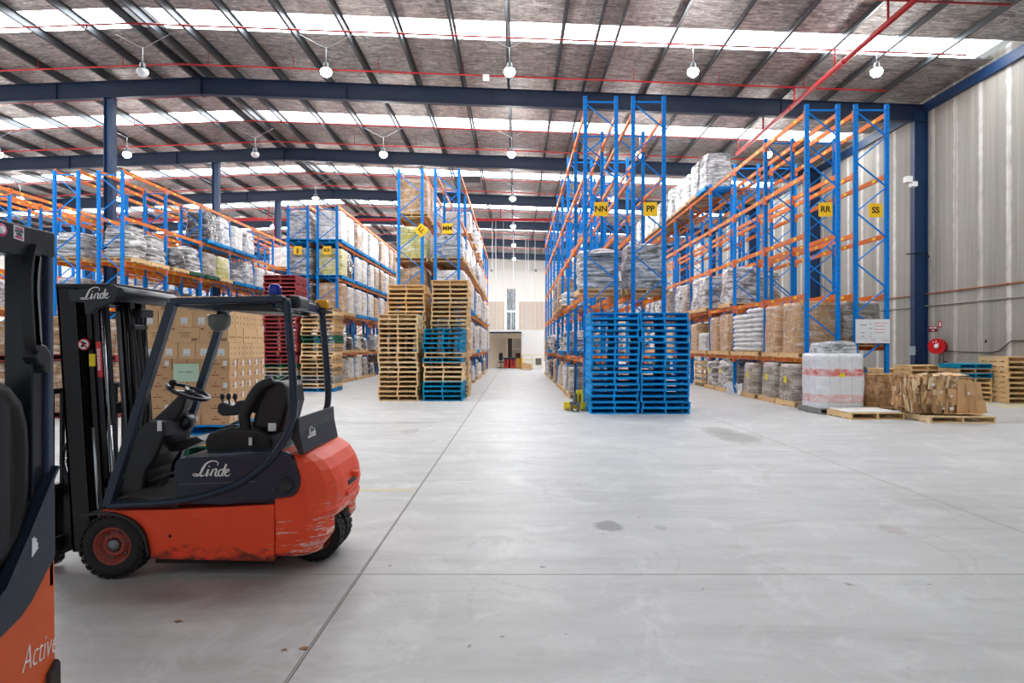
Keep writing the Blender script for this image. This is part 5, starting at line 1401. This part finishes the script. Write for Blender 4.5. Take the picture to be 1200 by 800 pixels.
core.loft(rings, smooth=False); core.obj('packed_core', M['card_dk'], bx)
def bundle_piece(face, u, z, w, h, mi, dep=0.):
    b = MB(); ti = (rb.uniform(-.12, .12), rb.uniform(-.2, .2))
    if face == 'f': sheet(b, (u, -.47-dep, z), w, h, rb.uniform(-.25, .25), ti, 0)
    else: sheet(b, (-.63-dep, u, z), w, h, math.pi/2+rb.uniform(-.4, .4), ti, 0)
    return b
cm = [M['card'], M['card_dk'], M['bale']]
for k in range(46):                                  # edge-on layers on the left side
    pass
cb3 = MB()
for k in range(260):
    fc_ = 'l' if k < 120 else 'f'
    q = bundle_piece(fc_, rb.uniform(-.45, .45) if fc_ == 'l' else rb.uniform(-.60, .12), rb.uniform(0, .62), rb.uniform(.04, .13), rb.uniform(.12, .3), 0, rb.uniform(-.03, .06))
    cb3.add([(v[0], v[1], min(v[2], .84)) for v in q.v], q.f, k % 4)
tag(cb3.obj('crumpled_layers', [M['card'], M['card_dk'], M['bale'], plain('pale cardboard', '#dcc39c', .8)], bx), kind='stuff')
for k in range(18):
    b = bundle_piece('f', rb.uniform(-.55, .1), rb.uniform(0, .5), rb.uniform(.1, .22), rb.uniform(.2, .4), 0, rb.uniform(-.01, .05)); b.obj('cardboard_sheet', cm[k % 3], bx)
for (u, z, w, h, d) in ((.28, .02, .34, .74, .04), (.50, .03, .22, .70, .07), (.64, .05, .26, .66, .02), (.40, .40, .2, .3, .09), (.62, .02, .2, .3, .12), (.06, .3, .3, .45, .06), (.0, .02, .3, .3, .03)):
    b = bundle_piece('f', u, z, w, h, 0, d); b.obj('cardboard_sheet', M['card'], bx)
for (u, z) in ((-.25, .45), (-.02, .36), (.33, .42), (-.2, .1), (-.02, .08), (-.42, .6)):
    b = MB(); q = rb.uniform(.02, .04); e = rb.uniform(-.02, .02); b.prism([(u-q, z), (u+q, z+e), (u+q-e, z+2*q), (u-q-e, z+2*q-e)], -.585, -.582); b.obj('torn_label', M['paper'], bx)
for k in range(14):
    b = MB(); a = rb.uniform(-.1, .1); x = rb.uniform(-.5, .5); y = rb.uniform(-.4, .3); w_ = rb.uniform(.2, .5)
    b.add([(x-w_/2, y, .80), (x+w_/2, y+a, .80), (x+w_/2, y+w_*.6, .83+a*.3), (x-w_/2, y+w_*.5, .82), (x-w_/2, y, .807), (x+w_/2, y+a, .807), (x+w_/2, y+w_*.6, .837+a*.3), (x-w_/2, y+w_*.5, .827)], [(0, 1, 2, 3), (7, 6, 5, 4), (0, 4, 5, 1), (1, 5, 6, 2), (2, 6, 7, 3), (3, 7, 4, 0)])
    b.obj('cardboard_sheet', M['card'] if k % 2 else plain('pale cardboard', '#dcc39c', .8), bx)
for k in range(4):
    b = MB(); x = -.1+.2*k; b.box(x-.1, x+.1, -.60-.02*k, -.47, .0+.002*k, .012+.002*k); b.obj('cardboard_sheet', M['card'], bx)

# white notice board on SS
t = RK['SS']['t']
def on_ss(px, py): v = P(px, py, 16.22); return v.x-RK['SS']['x0'], v.z
a = on_ss(1003, 374); c = on_ss(1043, 402)
b = MB(); b.box(a[0], c[0], -.075, -.06, c[1], a[1]); nb = b.obj('notice_board', M['paper'], t); tag(nb, 'white printed notice board')
w_, h_ = c[0]-a[0], a[1]-c[1]
ik = plain('grey print', '#6b6f78', .6); rd = plain('faint red print', '#d98a88', .6)
for (u, v, wu, m) in ((.12, .24, .2, ik), (.40, .2, .06, ik), (.4, .38, .08, ik), (.16, .56, .1, ik), (.42, .58, .05, ik), (.16, .71, .1, ik), (.41, .71, .05, ik), (.52, .16, .4, rd), (.55, .28, .3, rd), (.52, .42, .36, rd), (.55, .55, .3, rd), (.45, .87, .12, rd), (.78, .88, .18, rd)):
    b = MB(); b.box(a[0]+u*w_, a[0]+(u+wu)*w_, -.0762, -.075, a[1]-v*h_-.008, a[1]-v*h_+.008); b.obj('printed_line', m, nb)
b = MB(); b.box(a[0]+.04*w_, a[0]+.97*w_, -.0762, -.075, a[1]-.79*h_-.002, a[1]-.79*h_+.002); b.obj('printed_line', ik, nb)
# pallet board leaning low between the SS posts
b = MB(); b.box(8.8, 9.7, 16.5, 17.5, 1.62, 1.63)

# ================================================================= right wall: hose reel, signs, extinguisher, conduits
wx = XR
def onwall(px, py, off=0.): D = (wx-off)*F/(px-CX); return Vector((wx-off, D, H-(py-CY)/F*D))
c = onwall(1091, 405.5, .30)
hr = thing('fire_hose_reel', 'red fire hose reel mounted beside the blue column on the right wall', 'hose reel', (c.x, c.y-.35, 0), math.radians(-52))
cz = c.z; rr_ = .27
red = plain('fire red', '#c8121e', .35, 0, .08)
b = MB(); b.lathe([(.0, 0), (.06, -.01), (.07, .0), (rr_-.03, -.0), (rr_, -.015), (rr_, .01), (.05, .015)], (0, -.12, cz), 'y', 36); b.obj('reel_disc', red, hr)
b = MB(); b.lathe([(.05, -.01), (rr_-.03, -.01), (rr_, 0), (rr_, .02), (.05, .015)], (0, .11, cz), 'y', 36); b.obj('reel_disc', red, hr)
b = MB()
for k in range(6): b.lathe([(.17, 0), (.20, -.016), (.23, 0), (.20, .016)], (0, -.09+.035*k, cz), 'y', 30)
for k in range(5): b.lathe([(.20, 0), (.235, -.016), (.25, 0), (.235, .016)], (0, -.07+.035*k, cz), 'y', 30)
b.obj('coiled_hose', plain('black rubber hose', '#17181a', .5), hr)
b = MB(); b.lathe([(0, -.004), (.075, -.004), (.075, 0)], (0, -.131, cz), 'y', 24); b.obj('hub_label', M['paper'], hr)
b = MB(); b.box(-.12, -.07, -.128, -.124, cz+.12, cz+.17); b.box(-.02, .0, -.128, -.124, cz+.10, cz+.2); b.box(.03, .07, -.128, -.124, cz+.08, cz+.1); b.obj('reel_label', M['paper'], hr)
b = MB(); b.bar((0, .1, cz), (.05, .25, cz), .05, .05); b.pipe(smooth_path([Vector((.12, .1, cz)), Vector((.14, .12, cz-.4)), Vector((.12, .14, cz-.9)), Vector((.12, .15, .1))]), .02, 8); b.obj('water_pipe', M['steel'], hr)
ve = thing('hose_valve', 'grey valve pipework below the fire hose reel', 'valve', (c.x-.1, c.y-.35, 0))
b = MB(); b.tube((0, 0, 0), (0, 0, .98), .03, 10); b.lathe([(.02, .0), (.07, .02), (.07, .06), (.02, .08)], (0, -.02, .9), 'z', 16); b.bar((-.14, 0, .75), (.14, 0, .88), .05, .05); b.obj('pipe', M['steel'], ve)
b = MB(); b.lathe([(0, -.04), (.05, -.03), (.05, .03), (0, .04)], (0, -.08, .82), 'y', 14); b.obj('valve_wheel', M['steel'], ve)
# extinguisher
c = onwall(1099, 438, .12)
ex = thing('fire_extinguisher', 'red fire extinguisher standing beneath the hose reel signs', 'fire extinguisher', (c.x-.12, c.y-.55, 0))
z0 = .50
b = MB(); b.lathe([(0, 0), (.085, 0), (.09, .02), (.09, .42), (.07, .49), (.03, .52), (.03, .55), (0, .55)], (0, 0, z0), 'z', 24); b.obj('cylinder', red, ex)
b = MB(); b.box(-.06, .06, -.0935, -.085, z0+.1, z0+.3); b.obj('instruction_label', M['paper'], ex)
b = MB(); b.box(-.06, .1, -.012, .012, z0+.57, z0+.6); b.box(-.02, .02, -.02, .02, z0+.54, z0+.6); b.obj('handle', M['black_ink'], ex)
b = MB(); b.pipe(smooth_path([Vector((-.03, 0, z0+.58)), Vector((-.14, -.02, z0+.5)), Vector((-.13, -.03, z0+.2)), Vector((-.11, -.05, z0+.08))]), .012, 8); b.obj('hose', M['blackp'], ex)
b = MB(); b.box(-.12, .12, -.1, .12, z0-.03, z0); b.box(.1, .12, -.1, .12, 0, z0); b.box(-.12, -.1, -.1, .12, 0, z0); b.obj('stand', M['steel'], ex)
def wallsign(name, px0, px1, py0, py1, lab, mat, off=.012, cat='sign'):
    a = onwall(px0, py0, off); c = onwall(px1, py1, off); b = MB(); y0, y1 = sorted((a.y, c.y)); b.box(-off, 0, y0-(y0+y1)/2, y1-(y0+y1)/2, -(a.z-c.z)/2, (a.z-c.z)/2)
    o = b.obj(name, mat, loc=(wx-.002, (y0+y1)/2, (a.z+c.z)/2)); tag(o, lab, cat); return o, (y1-y0), (a.z-c.z)
o, ww, hh = wallsign('fire_sign', 1086, 1098.5, 382.5, 388.5, 'maroon fire hose reel sign on the concrete wall', plain('sign maroon', '#8e1b34', .5))
text('lettering', 'FIRE HOSE', hh*.42, M['white_ink'], o, (-.0135, -.06, hh*.22), (math.pi/2, 0, -math.pi/2), bold=.002); text('lettering', 'REEL', hh*.42, M['white_ink'], o, (-.0135, -.06, -hh*.22), (math.pi/2, 0, -math.pi/2), bold=.002)
b = MB(); b.box(-.0135, -.012, ww*.36, ww*.46, -hh*.2, hh*.3); b.obj('pictogram', M['white_ink'], o)
o, ww, hh = wallsign('extinguisher_sign', 1100, 1103.3, 376, 383.5, 'small red extinguisher location sign above the maroon sign', red)
b = MB(); b.box(-.0135, -.012, -ww*.22, ww*.22, -hh*.3, hh*.3); b.obj('pictogram', M['white_ink'], o)
o, ww, hh = wallsign('hazard_sign', 1099, 1103.6, 402, 409.5, 'red and white diamond sign right of the hose reel', M['paper'])
b = MB(); q = ww*.36; b.prism([(0, hh*.42), (q, 0), (0, -hh*.42), (-q, 0)], -.0140, -.012, axis='x'); b.obj('red_diamond', plain('sign maroon', '#8e1b34'), o)
# cabinet panel by the column (between SS and the column)
a = P(1055.5, 412, 22.6)
b = MB(); b.box(-.12, .12, 0, .02, -.16, .16); o = b.obj('control_panel', plain('grey plastic cover', '#b9c0c4', .5), loc=(wx-.7, 22.5, 1.45)); tag(o, 'small grey control panel beside the blue column', 'panel')
b = MB(); b.box(-.09, .09, -.004, 0, -.12, .12); b.obj('screen', plain('pale blue screen', '#a9c3d6', .3), o)
b = MB(); b.bar((0, .02, 0), (.4, .3, 0), .03, .05); b.obj('arm', M['steel'], o)
# conduits along the wall
def conduit(z, y0, y1, r, m, lab, extra=None):
    b = MB(); pts = extra or [(wx-r-.01, y0, z), (wx-r-.01, y1, z)]
    b.pipe([Vector(p) for p in pts], r, 8)
    for k in range(int((y1-y0)/2)): b.box(wx-.04, wx, y0+1+2*k-.012, y0+1+2*k+.012, pts[0][2]-.05, pts[0][2]+.03)
    return tag(b.obj('conduit', m), lab, 'pipe')
conduit(3.52, 4, 40, .022, plain('rusty orange conduit', '#a5603a', .6, 0, .3), 'upper rusty conduit running along the right concrete wall')
conduit(3.08, 4, 40, .022, plain('grey conduit', '#8f8d88', .5), 'lower grey conduit running along the right concrete wall')
D_ = lambda px: wx*F/(px-CX)
conduit(1.4, D_(1185), D_(1103), .016, plain('black cable', '#2f2c28', .6), 'black cable low on the right wall, rising towards the picture edge',
        [(wx-.03, 12, 1.78), (wx-.03, D_(1186), 1.78), (wx-.03, D_(1172), 1.47), (wx-.03, D_(1160), 1.41), (wx-.03, D_(1103), 1.45), (wx-.03, D_(1101), .9)])
b = MB(); z = 4.95; b.bar((-.4, 0, z), (.35, 0, z+.05), .04, .04); b.bar((.3, 0, z+.05), (.55, .05, z-.2), .03, .03); tag(b.obj('bracket_arm', M['mast'], loc=(wx-.45, 22.6, 0)), 'dark bracket arm projecting from the right blue column at mid height', 'bracket')

# ================================================================= pallet jack and timber crate
def pallet_jack():
    t = thing('pallet_jack', 'yellow pallet jack standing on the floor beside the left blue pallet stack', 'pallet jack', (1.19, 15.55, 0), math.radians(-3))
    ym = plain('pallet jack yellow', '#f2d21a', .4, 0, .1, 5)
    b = MB()
    for x in (0, .38): b.prism([(x-.0, .06), (x+.16, .06), (x+.16, .085), (x, .085)], .15, 1.15)
    b.box(.0, .54, .05, .18, .05, .22); b.obj('forks', ym, t, bevel=.01)
    b = MB(); b.prism([(.26, .05), (.50, .05), (.47, .52), (.30, .52)], .0, .12); b.obj('body', ym, t, bevel=.02)
    b = MB(); b.box(.385, .42, -.008, .002, .24, .42); b.obj('dark_marking', M['black_ink'], t)
    b = MB(); b.lathe([(0, 0), (.09, 0), (.09, .05), (0, .05)], (.17, -.02, .1), 'x', 20); b.lathe([(0, 0), (.09, 0), (.09, .05), (0, .05)], (.32, -.02, .1), 'x', 20); b.obj('steer_wheels', M['steel'], t)
    b = MB(); b.lathe([(0, 0), (.05, 0), (.05, .24), (.03, .28), (0, .28)], (.27, -.06, .18), 'z', 16); b.box(.14, .4, -.1, -.02, .16, .24); b.obj('hydraulic_pump', M['steel'], t)
    b = MB(); b.tube((.27, -.05, .3), (.27, -.2, 1.2), .02, 10); b.pipe([(.17, -.2, 1.2), (.17, -.22, 1.32), (.37, -.22, 1.32), (.37, -.2, 1.2)], .014, 8, closed=True); b.obj('handle', M['blackp'], t)
    return t
pallet_jack()
def crate(x, y):
    t = thing('timber_crate', 'open slatted timber crate standing under the rack marked RR', 'crate', (x, y, 0)); w, d, h = .95, .95, 1.0
    b = MB()
    for sx in (-1, 0, 1):
        for sy in (-1, 1): b.box(sx*(w/2-.04)-.04, sx*(w/2-.04)+.04, sy*d/2-.01, sy*d/2+.01, .12, h)
    for sy in (-1, 0, 1): b.box(-w/2-.01, -w/2+.01, sy*(d/2-.04)-.04, sy*(d/2-.04)+.04, .12, h); b.box(w/2-.01, w/2+.01, sy*(d/2-.04)-.04, sy*(d/2-.04)+.04, .12, h)
    b.obj('crate_uprights', M['wood'], t)
    b = MB()
    for z in (.14, .4, .66, .92):
        b.box(-w/2-.02, -w/2-.005, -d/2, d/2, z, z+.09); b.box(-w/2, w/2, -d/2-.025, -d/2-.01, z, z+.09); b.box(-w/2, w/2, d/2+.01, d/2+.025, z, z+.09)
    b.obj('crate_slats', M['wood_new'], t); b = MB(); b.box(-w/2, w/2, -d/2, d/2, 0, .12); b.obj('crate_base', M['wood_old'], t)
crate(7.9, 25.4)
# crumpled white scrap before the RR rack
b = MB(); rg = random.Random(3)
for k in range(6):
    x = rg.uniform(-.25, .25); y = rg.uniform(-.3, .3); 
    b.bar((x, y, .02), (x+rg.uniform(-.25, .25), y+rg.uniform(-.2, .2), rg.uniform(.2, .5)), .22, .012, up=(rg.uniform(-1, 1), rg.uniform(-1, 1), .3))
tag(b.obj('plastic_scrap', M['film'], loc=(7.35, 20.9, 0)), 'crumpled white plastic scrap on the floor before the rack marked RR', 'scrap')
# leaf and debris bits on the floor left of the joint
for i, (px, py, s_) in enumerate(((209, 728, .03), (357, 760, .035), (333, 762, .02))):
    D = F*H/(py-CY); x = (px-CX)/F*D
    b = MB(); b.add([(-s_, 0, .002), (0, -s_*.45, .006), (s_, .0, .003), (0, s_*.4, .008)], [(0, 1, 2), (0, 2, 3)]); b.add([(-s_, 0, .0), (0, -s_*.45, .004), (s_, .0, .001), (0, s_*.4, .006)], [(0, 2, 1), (0, 3, 2)])
    tag(b.obj('dry_leaf', plain('dry brown leaf', '#b98a66', .8, 0, .3, 30), loc=(x, D, .001)), 'dry brown leaf on the floor, %s' % ['left in front of the forklift', 'largest one, beside the floor joint', 'smaller one beside the floor joint'][i], 'leaf')

# ================================================================= office at the end of the centre aisle
D = 45.0; s = F/D
def ox(px, D=D): return (px-CX)/F*D
def oz(py, D=D): return H-(py-CY)/F*D
wh = M['white_ink']
of = thing('site_office', 'white and beige site office at the far end of the centre aisle', 'office', (0, D, 0))
def obx(px0, px1, py0, py1, y0, y1, nm, m, par=None, **k):
    b = MB(); b.box(ox(px0), ox(px1), y0-D, y1-D, max(0, oz(py1)), oz(py0)); return b.obj(nm, m, par or of, **k)
beige = plain('beige panel', '#dccbae', .6, 0, .05)
obx(611, 637, 386.5, 440, 44.4, 48, 'white_block', plain('bright white panel', '#fbfaf6', .5, 0, .02))
obx(574, 612, 386.5, 389.5, 44.2, 48, 'roof_slab', plain('bright white panel', '#fbfaf6')); obx(574, 611, 389, 390.8, 44.15, 44.3, 'fascia_strip', M['mast'])
obx(574, 611, 390.8, 396, 44.6, 48.2, 'ceiling_panel', beige)
obx(560, 594, 396, 440, 46.2, 46.4, 'beige_partition', beige); obx(594.5, 600, 394, 440, 46.8, 46.9, 'dark_doorway', plain('dark doorway', '#5d5654', .7))
obx(600, 612, 394, 440, 47.8, 48, 'back_wall', plain('pale back wall', '#d8cfc6', .6))  # back wall in one even beige-grey
obx(604, 610, 414, 424, 47.2, 47.4, 'shelf_unit', plain('dark red shelf', '#6b3a2c', .6)); obx(601, 611, 408, 409.5, 47.2, 47.4, 'wall_shelf', wh)
dk = thing('desk', 'red-fronted office desk at the far end of the aisle', 'desk', (ox(600), 45.2, 0))
def dbx(px0, px1, py0, py1, y0, y1, nm, m):
    b = MB(); b.box(ox(px0)-ox(600), ox(px1)-ox(600), y0-45.2, y1-45.2, max(0, oz(py1)), oz(py0)); return b.obj(nm, m, dk)
dbx(590, 604.5, 419, 421, 44.9, 45.9, 'desk_top', M['panel']); dbx(590.5, 596, 421, 431, 44.95, 45.1, 'red_panel', plain('desk red', '#d8321e', .5)); dbx(598, 604, 421, 431, 44.95, 45.1, 'red_panel', plain('desk red', '#d8321e', .5)); dbx(591, 604, 420, 432, 45.6, 45.7, 'modesty_panel', M['mast'])
for px in (593, 601): 
    b = MB(); b.box(ox(px-.7)-ox(600), ox(px+.7)-ox(600), -.3, -.24, .2, .75); b.obj('panel_cutout', M['panel'], dk)
fc = thing('filing_cabinet', 'small tan wooden cabinet right of the far office desk', 'cabinet', (ox(607.5), 45.1, 0)); b = MB(); b.box(-.18, .18, -.2, .3, 0, .72); b.obj('body', plain('tan wood', '#c58d3c', .6), fc)
b = MB(); b.box(-.16, .16, -.215, -.2, .4, .66); b.box(-.16, .16, -.215, -.2, .08, .36); b.obj('drawer_fronts', plain('tan wood light', '#d39d4a', .6), fc)
yb = MB(); yb.lathe([(0, 0), (.07, 0), (.06, .75), (0, .78)], (0, 0, 0), 'z', 14); tag(yb.obj('yellow_bollard', plain('bollard yellow', '#f3c412', .5), loc=(ox(612), 44.0, 0)), 'yellow bollard at the corner of the white office block', 'bollard')
ch = thing('office_chair', 'black swivel office chair left of the far desk', 'chair', (ox(587), 44.7, 0))
b = MB(); b.prism([(-.12, .55), (.12, .55), (.16, .8), (.12, 1.12), (-.12, 1.12), (-.16, .8)], .15, .22); b.obj('backrest', M['seat'], ch, bevel=.03)
b = MB(); b.box(-.2, .25, -.2, .2, .42, .5); b.obj('seat', M['seat'], ch, bevel=.03); b = MB(); b.tube((0, 0, .06), (0, 0, .42), .03, 8)
for k in range(5): a = 2*math.pi*k/5; b.bar((0, 0, .08), (.27*math.cos(a), .27*math.sin(a), .04), .04, .03)
b.obj('swivel_base', M['mast'], ch)
# barrier rail, box on floor, framed board, parcels
ra = thing('barrier_rail', 'pale yellow barrier rail in front of the white office block', 'barrier', (ox(623), 44.0, 0))
b = MB()
for z in (.35, .62, .95): b.box(-.7, .75, -.02, .02, z, z+.05)
for x in (-.7, .0, .72): b.box(x, x+.05, -.02, .02, 0, 1.0)
b.obj('rail', plain('pale yellow rail', '#eadfb4', .5), ra)
bxx = thing('parcel_pallet', 'brown parcels on a low pallet before the white office block', 'parcels', (ox(617), 42.6, 0)); b = MB(); b.box(-.35, .3, -.3, .3, .1, .38); b.box(-.3, -.05, -.3, .2, .38, .46); b.obj('parcels', M['card'], bxx); b = MB(); b.box(-.38, .38, -.35, .35, 0, .03); b.box(-.38, -.3, -.35, .35, .03, .1); b.box(.3, .38, -.35, .35, .03, .1); b.box(-.38, .38, -.35, .35, .085, .1); b.obj('low_pallet', M['wood'], bxx)
bo = thing('dark_screen_board', 'dark framed board standing on white feet before the office block', 'board', (ox(629.5), 42.4, 0)); b = MB(); b.box(-.2, .2, -.03, .03, .32, .78); b.obj('board_face', plain('brown grey board', '#6d6459', .6), bo); b = MB(); b.box(-.25, .25, -.1, .1, 0, .1); b.box(-.22, -.18, -.02, .02, .1, .8); b.box(.18, .22, -.02, .02, .1, .8); b.obj('stand', wh, bo)
# tall window with white pilasters in the far wall
y = YF-.02
def fx(px): return (px-CX)/F*y
def fz(py): return H-(py-CY)/F*y
b = MB(); b.box(fx(591), fx(594), -.1, 0, .0, fz(352)); b.box(fx(604), fx(608), -.1, 0, .0, fz(352)); b.box(fx(594), fx(604), -.08, -.02, fz(366), fz(363.5)); b.box(fx(598.6), fx(599.4), -.08, -.02, fz(388), fz(363))
tag(b.obj('window_8', M['white_ink'], loc=(0, y, 0)), kind='structure')
def glass():
    t = NT('dim far window glass'); o = t.coords(); nz = t.noise(t.mapping(o, scale=(6, 1, .6)), 3, 4); t.setc(t.ramp(nz, [(.4, hexc('#3a4046')), (.6, hexc('#9aa3aa'))])); t.b.inputs['Roughness'].default_value = .15; return t.m
b = MB(); b.box(fx(594), fx(604), -.03, -.005, fz(388), fz(338.5)); tag(b.obj('window_9', glass(), loc=(0, y, 0)), kind='structure')
for i, px in enumerate((576.5, 627.5)):
    b = MB(); b.box(-.1, .1, -.25, 0, -.12, .12); tag(b.obj('wall_fitting', M['mast'], loc=(fx(px), y, fz(317))), 'small dark fitting high on the white far wall, %s one' % ('left', 'right')[i], 'fitting')
